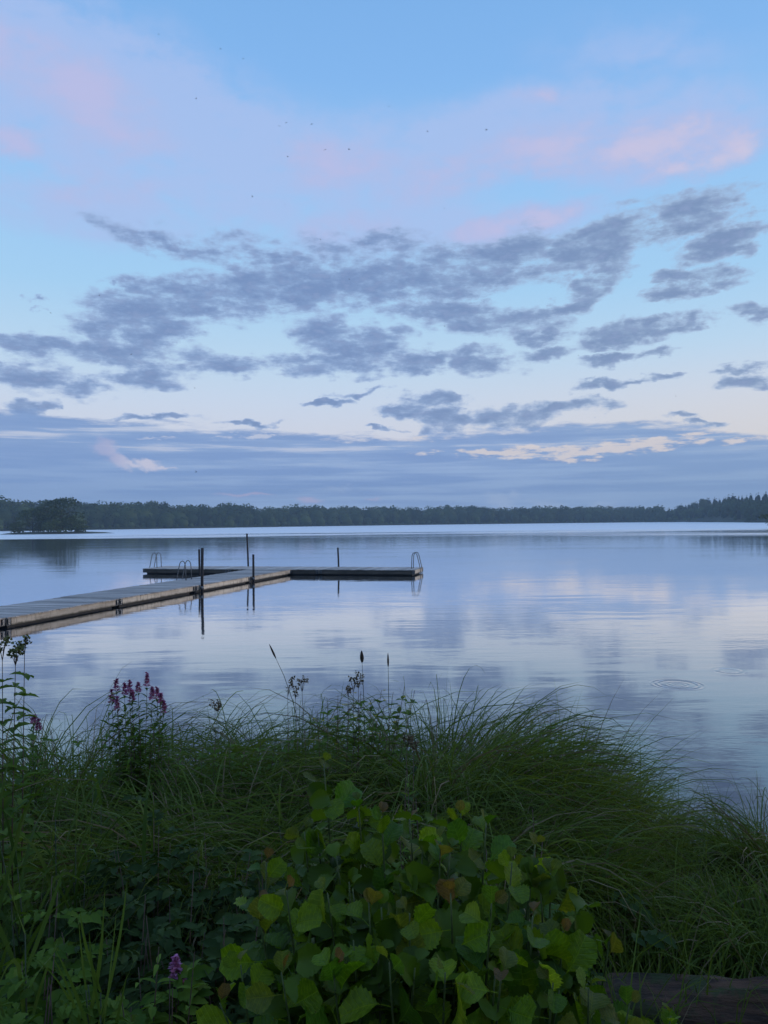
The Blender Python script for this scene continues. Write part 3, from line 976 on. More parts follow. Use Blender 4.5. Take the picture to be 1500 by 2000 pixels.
m_bird = plain('bird_feathers', (0.05, 0.05, 0.06), 0.7)
bird_me = [bird_mesh(k) for k in range(4)]
for me in bird_me:
    me.materials.append(m_bird)
BIRDS = [(-19.01, 63.76, 45.08), (-13.7, 63.85, 43.83), (-13.53, 54.49, 34.11), (-5.97, 47.15, 28.31), (-5.42, 39.73, 24.11), (-4.63, 50.27, 29.88), (-6.38, 51.07, 28.05), (-2.94, 39.45, 22.67), (-1.66, 39.56, 22.71), (-16.68, 69.97, 25.29), (-22.41, 58.88, 20.99), (-20.31, 45.5, 15.82), (-8.99, 51.92, 25.68), (-8.93, 69.17, 32.49), (-5.46, 66.73, 28.25), (-11.97, 65.02, 43.69), (0.64, 50.56, 31.18), (4.62, 53.78, 25.5), (-15.06, 59.65, 13.68), (-13.51, 39.95, 11.95), (4.68, 55.78, 17.45), (-2.04, 46.69, 18.1), (26.07, 66.15, 13.69), (5.76, 40.05, 23.97), (3.83, 59.73, 34.26), (17.39, 65.84, 17.37), (-11.4, 45.27, 5.94)]
for i, (x, y, z) in enumerate(BIRDS):
    b = link('bird', bird_me[i % 4])
    b.location = (x, y, z)
    b.scale = (0.75, 0.75, 0.75)
    b.rotation_euler = (random.uniform(-0.4, 0.4), random.uniform(-0.7, 0.7), random.uniform(0, 6.28))
    tag(b, 'tiny dark swallow flying high over the lake', 'bird', 'swallows in the evening sky')

# ------------------------------------------------------------------ unseen wood behind the viewer and beside the bank, added to shade it
rng = np.random.default_rng(44)
shade_wood_t = []
for i in range(44):
    x_, y_ = rng.uniform(-50, 50), rng.uniform(-60, -22)
    hgt = rng.uniform(13, 18)
    shade_wood_t.append((x_, y_, 1.0, hgt, hgt * rng.uniform(0.8, 1.1), rng.integers(0, 8), rng.uniform(0.1, 0.6)))
for (x_, y_, hgt) in ((17, -3, 13), (22, 1, 14), (20, -9, 15), (29, -2, 15), (27, 4, 12), (-24, -6, 14), (-30, -1, 15)):
    shade_wood_t.append((x_, y_, 0.6, hgt, hgt * 0.95, rng.integers(0, 8), rng.uniform(0.1, 0.6)))
forest('wood', shade_wood_t, BROAD, 0.052, m_forest, 'broad')

# ------------------------------------------------------------------ bank vegetation: shapes shared by the plants
def blade_mesh(base, az, length, th0, th1, pw, width, rng, tint, n=8, tip_tint=0.0):
    """Grass blades as tapered ribbons that lean and bow over; arrays of one entry per blade. Returns verts, quads, tints."""
    N = len(base)
    s = np.linspace(0, 1, n)
    th = th0[:, None] + (th1 - th0)[:, None] * s[None, :] ** pw[:, None]
    bent = (rng.random(N) < 0.14) * rng.uniform(0.7, 1.5, N)          # some blades are snapped over
    th = th + bent[:, None] * np.clip((s[None, :] - rng.uniform(0.35, 0.75, N)[:, None]) * 8.0, 0, 1)
    az_s = az[:, None] + rng.normal(0, 0.25, N)[:, None] * s[None, :]
    d = np.stack([np.sin(th) * np.cos(az_s), np.sin(th) * np.sin(az_s), np.cos(th)], -1)
    step = (length / (n - 1))[:, None, None]
    p = base[:, None, :] + np.concatenate([np.zeros((N, 1, 3)), np.cumsum((d[:, :-1] + d[:, 1:]) * 0.5 * step, axis=1)], 1)
    side = np.stack([-np.sin(az_s), np.cos(az_s), np.zeros_like(az_s)], -1)
    nor = np.cross(d, side)
    ph = rng.uniform(-1.1, 1.1, N)[:, None] + rng.uniform(-1.2, 1.2, N)[:, None] * s[None, :]
    wv = side * np.cos(ph)[..., None] + nor * np.sin(ph)[..., None]
    ws = width[:, None] * (0.75 + 0.25 * np.minimum(1, s * 6))[None, :] * (1 - s ** 3.2)[None, :] + 0.0004
    a, b = p - wv * ws[..., None] * 0.5, p + wv * ws[..., None] * 0.5
    V = np.stack([a, b], 2).reshape(-1, 3)
    i = (np.arange(N)[:, None] * (2 * n) + np.arange(n - 1)[None, :] * 2).ravel()
    Q = np.stack([i, i + 1, i + 3, i + 2], 1)
    T = np.clip(tint[:, None] + tip_tint * s[None, :], 0, 1)
    return V, Q, np.repeat(T.reshape(-1), 2)


def leaf_template(outline, cols=2, fold=0.18, arch=0.25, pleat=0.0):
    """Leaf lying along +Y from the origin, unit length: half widths at even stations; returns verts and quads."""
    n = len(outline)
    vs = []
    for i, hw in enumerate(outline):
        y = i / (n - 1)
        z = -arch * y * y + (pleat if i % 2 else 0.0)
        for c in range(-cols, cols + 1):
            f = c / cols
            vs.append((hw * f, y + 0.0, z + fold * abs(f) * hw * 2 - (pleat * 0.0 if c else pleat * (i % 2)) * 0.6))
    k = 2 * cols + 1
    q = [(i * k + c, i * k + c + 1, (i + 1) * k + c + 1, (i + 1) * k + c) for i in range(n - 1) for c in range(k - 1)]
    return np.array(vs), np.array(q)


LANCE = leaf_template([0.01, 0.10, 0.135, 0.12, 0.075, 0.005], 1, 0.3, 0.35)
OVAL = leaf_template([0.01, 0.20, 0.27, 0.24, 0.15, 0.01], 1, 0.25, 0.3)
TOOTH = leaf_template([0.02, 0.22, 0.19, 0.29, 0.22, 0.24, 0.12, 0.01], 1, 0.25, 0.3)


def place_leaves(tmpl, pos, axis, up, scale, wid=None):
    """Copies of a leaf template: pos, axis (leaf direction), up (roughly the leaf's face), scale; one mesh's worth of verts and quads."""
    tv, tq = tmpl
    axis = axis / (np.linalg.norm(axis, axis=1)[:, None] + 1e-9)
    x = np.cross(axis, up)
    x /= np.linalg.norm(x, axis=1)[:, None] + 1e-9
    z = np.cross(x, axis)
    sw = scale if wid is None else scale * wid
    V = pos[:, None, :] + x[:, None, :] * (tv[None, :, 0:1] * sw[:, None, None]) + axis[:, None, :] * (tv[None, :, 1:2] * scale[:, None, None]) + z[:, None, :] * (tv[None, :, 2:3] * scale[:, None, None])
    N, k = len(pos), len(tv)
    Q = (tq[None, :, :] + (np.arange(N) * k)[:, None, None]).reshape(-1, 4)
    return V.reshape(-1, 3), Q


def leaf_obj(name, tmpl, pos, axis, up, scale, mat, parent, rng, tint=(0.2, 0.8), wid=None, stuff=True):
    pos, axis, up, scale = (np.asarray(q, dtype=float) for q in (pos, axis, up, scale))
    V, Q = place_leaves(tmpl, pos, axis, up, scale, wid)
    T = np.repeat(rng.uniform(tint[0], tint[1], len(pos)), len(tmpl[0]))
    o = link(name, mesh_np(name, V, Q, tint=T, smooth=True), mat, parent)
    if stuff:
        o['kind'] = 'stuff'
    return o


m_sedge = foliage_mat('sedge_blades', (0.034, 0.066, 0.010, 1), (0.175, 0.240, 0.040, 1), 0.35, 0.6, 0.12)
m_sedge_light = foliage_mat('light_sedge_blades', (0.100, 0.150, 0.018, 1), (0.25, 0.32, 0.055, 1), 0.35, 0.6, 0.12)
m_dry = foliage_mat('dry_blades', (0.12, 0.09, 0.045, 1), (0.26, 0.20, 0.11, 1), 0.15, 0.7, 0.2)
m_reedgrass = foliage_mat('reed_grass_leaves', (0.040, 0.085, 0.016, 1), (0.13, 0.20, 0.035, 1), 0.35, 0.5, 0.25)
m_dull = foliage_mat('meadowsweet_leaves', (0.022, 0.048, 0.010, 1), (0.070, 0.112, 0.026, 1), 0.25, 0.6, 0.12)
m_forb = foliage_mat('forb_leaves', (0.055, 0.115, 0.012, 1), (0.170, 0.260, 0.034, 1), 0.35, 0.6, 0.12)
m_stem = plain('green_stem', (0.05, 0.07, 0.025), 0.6, 0, 0.3, 30)
m_redstem = plain('reddish_stem', (0.09, 0.05, 0.03), 0.6, 0, 0.3, 30)
m_purple = foliage_mat('purple_petals', (0.42, 0.13, 0.33, 1), (0.68, 0.32, 0.55, 1), 0.3, 0.6, 0.2)
m_yellow = foliage_mat('yellow_petals', (0.50, 0.36, 0.03, 1), (0.70, 0.55, 0.08, 1), 0.3, 0.6, 0.2)
m_seed = foliage_mat('seed_heads', (0.12, 0.085, 0.055, 1), (0.30, 0.24, 0.15, 1), 0.1, 0.8, 0.1)
m_seed_green = foliage_mat('unripe_seed_heads', (0.10, 0.12, 0.04, 1), (0.24, 0.24, 0.11, 1), 0.1, 0.8, 0.1)
m_spike = plain('sedge_spike', (0.055, 0.035, 0.025), 0.8, 0, 0.4, 60)


# ------------------------------------------------------------------ sedge tussocks
def tussock(x, y, top, r, n, label, seed, mat, light=(0.2, 0.7), droop=(1.7, 2.75), lean=0.0, lean_az=0.0, dry=0.14, wid=(0.0036, 0.0095), th0=(0.03, 0.55)):
    """A sedge tussock standing at (x, y) whose bowed blades reach the height 'top' over the lake."""
    rg = np.random.default_rng(seed)
    z0 = float(bank_z(np.array(x), np.array(y)))
    h = max(0.25, top - z0)
    o = empty('sedge_tussock', (x, y, z0))
    def part(name, k, m, tl):
        rr = r * np.sqrt(rg.random(k)) * 0.8
        an = rg.uniform(0, 2 * np.pi, k)
        base = np.stack([np.cos(an) * rr, np.sin(an) * rr, np.zeros(k)], 1)
        wx, wy = base[:, 0] + x, base[:, 1] + y
        base[:, 2] = bank_z(wx, wy) - z0 - 0.02
        az = an + rg.normal(0, 0.7, k)
        if lean:
            flip = rg.random(k) < lean
            az = np.where(flip, lean_az + rg.normal(0, 0.5, k), az)
        f = rg.beta(2.2, 1.6, k)
        L = h * (0.50 + 0.85 * f)
        V, Q, T = blade_mesh(base, az, L, rg.uniform(th0[0], th0[1], k) * (0.5 + 0.5 * rr / (r + 1e-6)), rg.uniform(droop[0], droop[1], k), rg.uniform(1.15, 2.1, k), rg.uniform(wid[0], wid[1], k), rg, rg.uniform(tl[0], tl[1], k), 9, 0.12)
        link(name, mesh_np(name, V, Q, tint=T), m, o)['kind'] = 'stuff'
    part('blades', int(n * 0.8), mat, light)
    k = 34                                             # long stray blades that bow out over the rest
    an = rg.uniform(0, 2 * np.pi, k)
    base = np.stack([np.cos(an) * r * 0.6, np.sin(an) * r * 0.6, np.full(k, -0.02)], 1)
    V, Q, T = blade_mesh(base, an + rg.normal(0, 0.5, k), h * rg.uniform(1.0, 1.42, k), rg.uniform(0.05, 0.3, k), rg.uniform(2.2, 2.9, k), rg.uniform(1.5, 2.3, k), rg.uniform(0.0055, 0.0085, k), rg, rg.uniform(light[0], light[1], k), 14, 0.1)
    link('long_blades', mesh_np('long_blades', V, Q, tint=T), mat, o)['kind'] = 'stuff'
    part('dry_blades', max(6, int(n * dry)), m_dry, (0, 1))
    tag(o, label, 'sedge', 'sedge tussocks along the bank')
    return o


tussock(0.274, 4.35, 2.004, 0.36, 2500, 'largest sedge tussock, a dark dome of blades combed over beside the yellow flowers', 100, m_sedge, lean=0.25, lean_az=0.2)
tussock(0.698, 4.5, 1.788, 0.24, 1100, 'sedge tussock on the right shoulder of the largest dome', 101, m_sedge, lean=0.2, lean_az=0.1)
tussock(1.012, 4.4, 1.641, 0.2, 800, 'loose sedge tussock with a few long stray blades arching over the water', 102, m_sedge_light, droop=(0.8, 2.2))
tussock(1.308, 4.5, 1.305, 0.2, 800, 'pale upright sedge tussock at the edge of open water', 103, m_sedge_light, droop=(0.5, 2.0))
tussock(1.619, 4.7, 0.948, 0.18, 600, 'small pale green sedge tussock lowest on the waterline', 104, m_sedge_light, droop=(0.5, 1.9))
tussock(2.078, 4.0, 1.38, 0.22, 900, 'sedge tussock at the right edge bowing towards the gap', 105, m_sedge, lean=0.5, lean_az=3.4)
tussock(1.579, 3.6, 1.06, 0.24, 1000, 'low sedge tussock between the waterline gap and the right edge', 106, m_sedge_light)
tussock(-1.965, 4.6, 1.919, 0.32, 1300, 'sedge tussock with arching blades left of the purple flowers', 107, m_sedge, lean=0.3, lean_az=3.0)
tussock(-2.161, 4.3, 1.892, 0.26, 800, 'sedge tussock at the left edge below the meadowsweet', 108, m_sedge)
tussock(-1.306, 4.5, 1.87, 0.28, 1100, 'sedge tussock just right of the purple flowers', 109, m_sedge, lean=0.4, lean_az=0.0)
tussock(-0.894, 4.6, 1.798, 0.28, 1200, 'thin sedge tussock by the nodding sedge spike', 110, m_sedge)
tussock(-0.483, 4.6, 1.872, 0.28, 1200, 'sedge tussock under the dry stalks left of the yellow flowers', 111, m_sedge)
tussock(-1.233, 3.5, 1.745, 0.3, 1300, 'dense sedge tussock below the purple flowers', 112, m_sedge)
tussock(-0.756, 3.4, 1.793, 0.32, 1400, 'broad grey green tussock in the middle left of the bank', 113, m_sedge, lean=0.4, lean_az=2.8)
tussock(-1.502, 3.3, 1.707, 0.28, 1000, 'sedge tussock behind the reed grass at the left', 114, m_sedge)
tussock(0.419, 3.5, 1.715, 0.34, 1400, 'dark sedge tussock right behind the tip of the alder', 115, m_sedge, lean=0.3, lean_az=0.3)
tussock(0.846, 3.5, 1.401, 0.26, 1300, 'sedge tussock between the alder and the pale tussocks', 116, m_sedge, droop=(0.9, 2.2))
tussock(1.133, 3.3, 1.253, 0.26, 1200, 'sedge tussock directly behind the rotting log', 117, m_sedge)
tussock(1.53, 3.1, 1.342, 0.26, 1200, 'sedge tussock over the right end of the rotting log', 118, m_sedge)
tussock(-0.159, 3.6, 1.776, 0.3, 1100, 'sedge tussock behind the tallest alder shoot', 119, m_sedge)

# ------------------------------------------------------------------ uncounted grass between the tussocks
rg = np.random.default_rng(77)
def grass(name, n, xr, yr, Lr, mat, tl, wid, seed, keep=None, droop=(0.5, 2.0)):
    rg = np.random.default_rng(seed)
    bx, by = rg.uniform(xr[0], xr[1], n), rg.uniform(yr[0], yr[1], n)
    if keep is not None:
        k = keep(bx, by)
        bx, by = bx[k], by[k]
    k = len(bx)
    base = np.stack([bx, by, bank_z(bx, by) - 0.02], 1)
    V, Q, T = blade_mesh(base, rg.uniform(0, 6.28, k), rg.uniform(Lr[0], Lr[1], k), rg.uniform(0.0, 0.4, k), rg.uniform(droop[0], droop[1], k), rg.uniform(1.2, 2.4, k), rg.uniform(wid[0], wid[1], k), rg, rg.uniform(tl[0], tl[1], k), 6, 0.1)
    tag(link(name, mesh_np(name, V, Q, tint=T), mat), kind='stuff')


shore = lambda bx, by: bank_z(bx, by) > -0.06
grass('grass', 9000, (-4.2, 4.2), (2.3, 6.4), (0.25, 0.75), m_sedge, (0.1, 0.7), (0.003, 0.006), 5, shore)
grass('grass', 2200, (-2.0, 2.4), (1.5, 3.2), (0.2, 0.5), m_sedge, (0.1, 0.6), (0.003, 0.006), 6, shore)
grass('dry_grass', 500, (-3.5, 3.8), (2.0, 5.2), (0.3, 0.8), m_dry, (0, 0.8), (0.0025, 0.0045), 8, shore)

# ------------------------------------------------------------------ toothed, divided leaves of the low undergrowth
def pinnate(rg, pos, az, L, pitch, m_tint=(0.1, 0.7)):
    """Divided leaves: arrays of leaf bases, headings, lengths and rise; returns leaflet positions, axes, faces and sizes."""
    P_, A_, U_, S_ = [], [], [], []
    for p, a, l, pt in zip(pos, az, L, pitch):
        d0 = np.array([math.cos(a) * math.cos(pt), math.sin(a) * math.cos(pt), math.sin(pt)])
        sd = np.array([-math.sin(a), math.cos(a), 0.0])
        up = np.cross(d0, sd) * -1
        if up[2] < 0:
            up = -up
        for f, ln in ((0.35, 0.30), (0.58, 0.36), (0.8, 0.40)):
            q = p + d0 * l * f - np.array([0, 0, 0.25 * l * f * f])
            for s in (-1, 1):
                P_.append(q); A_.append(d0 * 0.55 + sd * s + rg.normal(0, 0.12, 3)); U_.append(up + rg.normal(0, 0.2, 3)); S_.append(l * ln * rg.uniform(0.85, 1.2))
        P_.append(p + d0 * l * 0.85 - np.array([0, 0, 0.2 * l])); A_.append(d0 - np.array([0, 0, 0.4])); U_.append(up + rg.normal(0, 0.2, 3)); S_.append(l * 0.46)
    return map(np.array, (P_, A_, U_, S_))


def leafy_herb(name, x, y, height, spread, nstem, label, seed, cat='plant', mat=None, group=None, leaf=(0.12, 0.22), per=7, tint=(0.0, 0.7)):
    rg = np.random.default_rng(seed)
    z0 = float(bank_z(np.array(x), np.array(y)))
    o = empty(name, (x, y, z0))
    g = Geo()
    pos, az, L, pt = [], [], [], []
    for i in range(nstem):
        a, rr = rg.uniform(0, 6.28), spread * math.sqrt(rg.random())
        tip = np.array([math.cos(a) * rr, math.sin(a) * rr, height * rg.uniform(0.6, 1.0)])
        b = np.array([tip[0] * 0.35, tip[1] * 0.35, -0.03])
        g.tube([b, (b + tip) * 0.5 + np.array([0, 0, 0.02]), tip], [0.0028, 0.0024, 0.0012], 5)
        for k in range(per):
            f = 0.25 + 0.75 * (k + rg.random() * 0.6) / per
            pos.append(b + (tip - b) * min(1, f)); az.append(k * 2.4 + a + rg.normal(0, 0.4)); L.append(rg.uniform(*leaf) * (1.15 - 0.5 * f)); pt.append(rg.uniform(0.0, 0.8))
    link('stalks', g.mesh('stalks', True), m_redstem, o)['kind'] = 'stuff'
    P_, A_, U_, S_ = pinnate(rg, pos, az, L, pt)
    leaf_obj('foliage', TOOTH, P_, A_, U_, S_, mat or m_dull, o, rg, tint)
    tag(o, label, cat, group)
    return o


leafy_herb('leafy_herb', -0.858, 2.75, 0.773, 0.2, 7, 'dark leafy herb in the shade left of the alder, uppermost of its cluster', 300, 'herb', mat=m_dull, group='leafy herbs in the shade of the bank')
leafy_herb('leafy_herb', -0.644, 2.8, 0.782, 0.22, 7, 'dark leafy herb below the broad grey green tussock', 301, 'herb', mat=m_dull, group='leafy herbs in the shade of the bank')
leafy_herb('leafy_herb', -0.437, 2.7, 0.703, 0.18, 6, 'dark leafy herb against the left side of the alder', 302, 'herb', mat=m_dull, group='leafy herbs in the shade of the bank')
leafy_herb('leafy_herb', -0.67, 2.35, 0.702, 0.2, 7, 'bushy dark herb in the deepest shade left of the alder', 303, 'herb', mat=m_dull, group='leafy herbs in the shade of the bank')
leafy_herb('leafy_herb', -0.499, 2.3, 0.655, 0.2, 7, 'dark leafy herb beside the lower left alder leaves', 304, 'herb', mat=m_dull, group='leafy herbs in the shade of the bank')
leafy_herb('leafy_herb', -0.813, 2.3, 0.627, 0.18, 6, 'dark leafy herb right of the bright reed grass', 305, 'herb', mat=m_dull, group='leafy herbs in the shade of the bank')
leafy_herb('leafy_herb', -1.048, 2.2, 0.757, 0.16, 6, 'grey green leafy herb at the left edge under the tall reed grass', 306, 'herb', mat=m_forb, group='leafy herbs in the shade of the bank')
leafy_herb('leafy_herb', -0.837, 1.95, 0.601, 0.14, 5, 'leafy herb low in the corner left of the bright reed grass', 307, 'herb', mat=m_forb, group='leafy herbs in the shade of the bank')
leafy_herb('leafy_herb', -0.92, 1.85, 0.623, 0.14, 5, 'leafy herb in the bottom left corner', 308, 'herb', mat=m_forb, group='leafy herbs in the shade of the bank')
leafy_herb('leafy_herb', -0.584, 1.95, 0.585, 0.16, 6, 'leafy herb round the foot of the single purple flower', 309, 'herb', mat=m_forb, group='leafy herbs in the shade of the bank')
leafy_herb('leafy_herb', -0.466, 1.9, 0.556, 0.14, 5, 'leafy herb at the bottom left foot of the alder', 310, 'herb', mat=m_forb, group='leafy herbs in the shade of the bank')
leafy_herb('leafy_herb', -0.656, 1.85, 0.546, 0.12, 5, 'leafy herb at the bottom edge below the bright reed grass', 311, 'herb', mat=m_forb, group='leafy herbs in the shade of the bank')

# the rest of the undergrowth, nobody could count it
rg = np.random.default_rng(91)
n = 900
ux, uy = rg.uniform(-2.3, 1.0, n), rg.uniform(1.7, 3.7, n)
k = (np.abs(ux) < uy * 0.62) & ((ux < -0.25) | (rg.random(n) < 0.25))
ux, uy = ux[k], uy[k]
n = len(ux)
P_, A_, U_, S_ = pinnate(rg, np.stack([ux, uy, bank_z(ux, uy) + rg.uniform(0.05, 0.38, n)], 1), rg.uniform(0, 6.28, n), rg.uniform(0.10, 0.22, n), rg.uniform(-0.1, 0.7, n))
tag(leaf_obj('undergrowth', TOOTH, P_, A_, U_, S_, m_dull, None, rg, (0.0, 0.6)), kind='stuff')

# ------------------------------------------------------------------ tall reed grass with broad leaves
def reed_grass(x, y, top, label, seed, nstem=2, leaves=7, leaf=(0.25, 0.45), wid=0.013, spread=0.05, tl=(0.1, 0.7), upright=0.0):
    rg = np.random.default_rng(seed)
    z0 = float(bank_z(np.array(x), np.array(y)))
    H_ = top - z0
    o = empty('reed_grass', (x, y, z0))
    for i in range(nstem):
        hh = H_ * rg.uniform(0.62, 0.8)
        b = Vector((rg.uniform(-1, 1) * spread, rg.uniform(-1, 1) * spread, -0.03))
        tip = b + Vector((rg.normal(0, 0.04), rg.normal(0, 0.04), hh))
        g = Geo()
        g.tube([b, b.lerp(tip, 0.5) + Vector((0.01, 0, 0)), tip], [0.0035, 0.003, 0.0015], 5)
        st = link('stem', g.mesh('stem', True), m_stem, o)
        for k in range(leaves):
            f = 0.25 + 0.75 * k / (leaves - 1)
            p = b.lerp(tip, f)
            base = np.array([[p.x, p.y, p.z]])
            L = np.array([rg.uniform(*leaf) * (0.8 + 0.4 * math.sin(f * 3))])
            up = upright + (0.35 if f > 0.75 else 0.0)
            V, Q, T = blade_mesh(base, np.array([k * 3.3 + rg.normal(0, 0.6)]), L, np.array([rg.uniform(0.10, 0.40)]), np.array([rg.uniform(0.7, 2.2) * (1 - up)]), np.array([rg.uniform(1.5, 2.5)]), np.array([wid * rg.uniform(0.75, 1.15)]), rg, np.array([rg.uniform(*tl)]), 9, 0.1)
            link('leaf', mesh_np('leaf', V, Q, tint=T), m_reedgrass, st)
    tag(o, label, 'grass', 'broad leaved reed grass')
    return o


reed_grass(-1.173, 2.3, 2.055, 'tall bright reed grass at the left edge', 400, nstem=2, leaves=6, leaf=(0.22, 0.36), upright=0.35)
reed_grass(-1.21, 2.6, 2.01, 'reed grass with drooping leaves near the left edge', 401, nstem=3, leaves=7)
reed_grass(-0.749, 1.95, 1.914, 'bright upright reed grass standing alone in the lower left shade', 402, nstem=4, leaves=6, leaf=(0.2, 0.36), upright=0.6, spread=0.02, wid=0.010, tl=(0.6, 1.0))
reed_grass(-1.32, 3.3, 1.987, 'reed grass with one broad upright blade before the left tussock', 403, nstem=2, leaves=6)
reed_grass(-1.119, 2.7, 1.85, 'reed grass with long bowed leaves between the left tussocks', 404, nstem=3, leaves=7, leaf=(0.3, 0.5), wid=0.009)
reed_grass(-0.904, 2.9, 1.737, 'slender reed grass below the purple flowers', 405, nstem=2, leaves=6)
reed_grass(-0.979, 2.0, 2.016, 'reed grass with yellowing blades in front of the left edge', 406, nstem=2, leaves=6, upright=0.5, leaf=(0.2, 0.32), tl=(0.5, 1.0))
reed_grass(-0.395, 3.3, 1.741, 'slender reed grass left of the tallest alder shoot', 407, nstem=2, leaves=6)
reed_grass(0.926, 3.2, 1.432, 'reed grass among the tussocks right of the alder', 408, nstem=2, leaves=6, upright=0.3)

# ------------------------------------------------------------------ loosestrife, meadowsweet and other tall herbs
def spike_mesh(name, rg, length, rad, n=70, size=0.008):
    """A flower spike: petals set round an upright axis that narrows to the tip; base at the origin."""
    f = rg.random(n) ** 0.9
    a = rg.uniform(0, 6.28, n)
    r = rad * (1 - f * 0.8) * rg.uniform(0.6, 1.1, n)
    pos = np.stack([np.cos(a) * r, np.sin(a) * r, f * length], 1)
    ax = np.stack([np.cos(a), np.sin(a), 0.5 + 0 * a], 1)
    V, Q = place_leaves(OVAL, pos - ax * size * 0.5, ax, np.tile([0, 0, 1.0], (n, 1)) + rg.normal(0, 0.5, (n, 3)), size * rg.uniform(0.8, 1.5, n))
    g = np.repeat(np.clip(rg.uniform(0.2, 1.0, n) - 0.5 * f, 0, 1), len(OVAL[0]))
    return mesh_np(name, V, Q, tint=g)


def herb_stem(o, b, tip, rg, leaf_len, nodes, tmpl, m_leaf, m_st, tint, bare=0.3, whorl=2, pitch=0.5, end=1.0, name='stem'):
    """One stem with opposite leaves: stem mesh (part) with its foliage (sub-part)."""
    b, tip = Vector(b), Vector(tip)
    mid = b.lerp(tip, 0.5) + Vector((rg.normal(0, 0.015), rg.normal(0, 0.015), 0.0))
    g = Geo()
    g.tube([b, mid, tip], [0.0030, 0.0024, 0.0012], 5)
    st = link(name, g.mesh(name, True), m_st, o)
    P_, A_, U_, S_ = [], [], [], []
    for k in range(nodes):
        f = bare + (end - bare) * (k + 0.5) / nodes
        p = np.array(b.lerp(mid, f * 2) if f < 0.5 else mid.lerp(tip, f * 2 - 1))
        a0 = k * 1.57 + rg.normal(0, 0.3)
        for q in range(whorl):
            a = a0 + q * 2 * math.pi / whorl
            pt = pitch + rg.normal(0, 0.2)
            P_.append(p); A_.append([math.cos(a) * math.cos(pt), math.sin(a) * math.cos(pt), math.sin(pt)])
            U_.append([0, 0, 1.0]); S_.append(leaf_len * rg.uniform(0.75, 1.2) * (1.1 - 0.5 * f))
    if P_:
        leaf_obj('foliage', tmpl, P_, A_, np.array(U_) + rg.normal(0, 0.15, (len(U_), 3)), S_, m_leaf, st, rg, tint)
    return st


def seed_head(o, tip, rg, size, n, mat, name='seed_head', branch=6):
    """A loose branching head of small seeds on fine stalks, base at tip."""
    g = Geo()
    P_ = []
    for i in range(branch):
        a, q = rg.uniform(0, 6.28), rg.uniform(0.3, 1.0)
        e = np.array([math.cos(a) * size * 0.45 * q, math.sin(a) * size * 0.45 * q, size * rg.uniform(0.35, 1.0)])
        g.tube([(0, 0, 0), e * np.array([0.4, 0.4, 0.6]), e], [0.0013, 0.001, 0.0006], 4)
        for k in range(n // branch):
            P_.append(e * rg.uniform(0.7, 1.0) + rg.normal(0, size * 0.07, 3))
    h_ = link(name, g.mesh(name), m_redstem, o)
    h_.location = tip
    P_ = np.array(P_)
    A_ = rand_dirs(len(P_), rg) + np.array([0, 0, 0.6])
    leaf_obj('seeds', OVAL, P_, A_, rand_dirs(len(P_), rg), np.full(len(P_), 0.0085) * rg.uniform(0.7, 1.5, len(P_)), mat, h_, rg, (0, 1), wid=1.8)
    return h_


def loosestrife(x, y, tips, label, seed, spike=(0.045, 0.08), leaf=0.085):
    """tips: spike tip positions in the world (x, y, z)."""
    rg = np.random.default_rng(seed)
    z0 = float(bank_z(np.array(x), np.array(y)))
    o = empty('purple_loosestrife', (x, y, z0))
    for (tx, ty, tz) in tips:
        L = rg.uniform(*spike)
        tip = Vector((tx - x, ty - y, tz - z0 - L))
        b = Vector((tip.x * 0.3 + rg.normal(0, 0.02), tip.y * 0.3 + rg.normal(0, 0.02), -0.03))
        herb_stem(o, b, tip, rg, leaf, 22, LANCE, m_forb, m_redstem, (0.0, 0.6), bare=0.35)
        sp = link('flower_spike', spike_mesh('flower_spike', rg, L, 0.015, 110, 0.013), m_purple, o)
        sp.location = tip
    for i in range(int(len(tips) * 1.5)):                 # leafy side shoots without flowers
        tx, ty, tz = tips[i % len(tips)]
        tip = Vector(((tx - x) * rg.uniform(0.7, 1.2) + rg.normal(0, 0.03), (ty - y) + rg.normal(0, 0.05), (tz - z0) * rg.uniform(0.62, 0.88)))
        b = Vector((tip.x * 0.4, tip.y * 0.4, -0.03))
        herb_stem(o, b, tip, rg, leaf * 1.25, 18, LANCE, m_forb, m_redstem, (0.1, 0.8), bare=0.3)
    tag(o, label, 'flower')
    return o


loosestrife(-1.335, 4.0, [(-1.443, 4.0, 1.974), (-1.42, 4.06, 1.941), (-1.345, 3.921, 1.984), (-1.293, 4.046, 1.996), (-1.475, 4.018, 1.915), (-1.23, 3.93, 1.946), (-1.247, 4.075, 1.911), (-1.196, 3.969, 1.902), (-1.426, 3.965, 1.889), (-1.351, 4.077, 1.94), (-1.335, 3.932, 1.928), (-1.193, 4.013, 1.853)], 'cluster of purple flower spikes on leafy stems over the left bank', 500)
loosestrife(-0.596, 2.12, [(-0.596, 2.1, 1.59), (-0.592, 2.13, 1.548)], 'single purple flower spike low in the dark lower left', 501, spike=(0.04, 0.055), leaf=0.07)
loosestrife(-1.838, 3.9, [(-1.838, 3.9, 1.812), (-1.837, 3.95, 1.778)], 'short faded pink flower spike on the left tussocks', 502, spike=(0.04, 0.06))


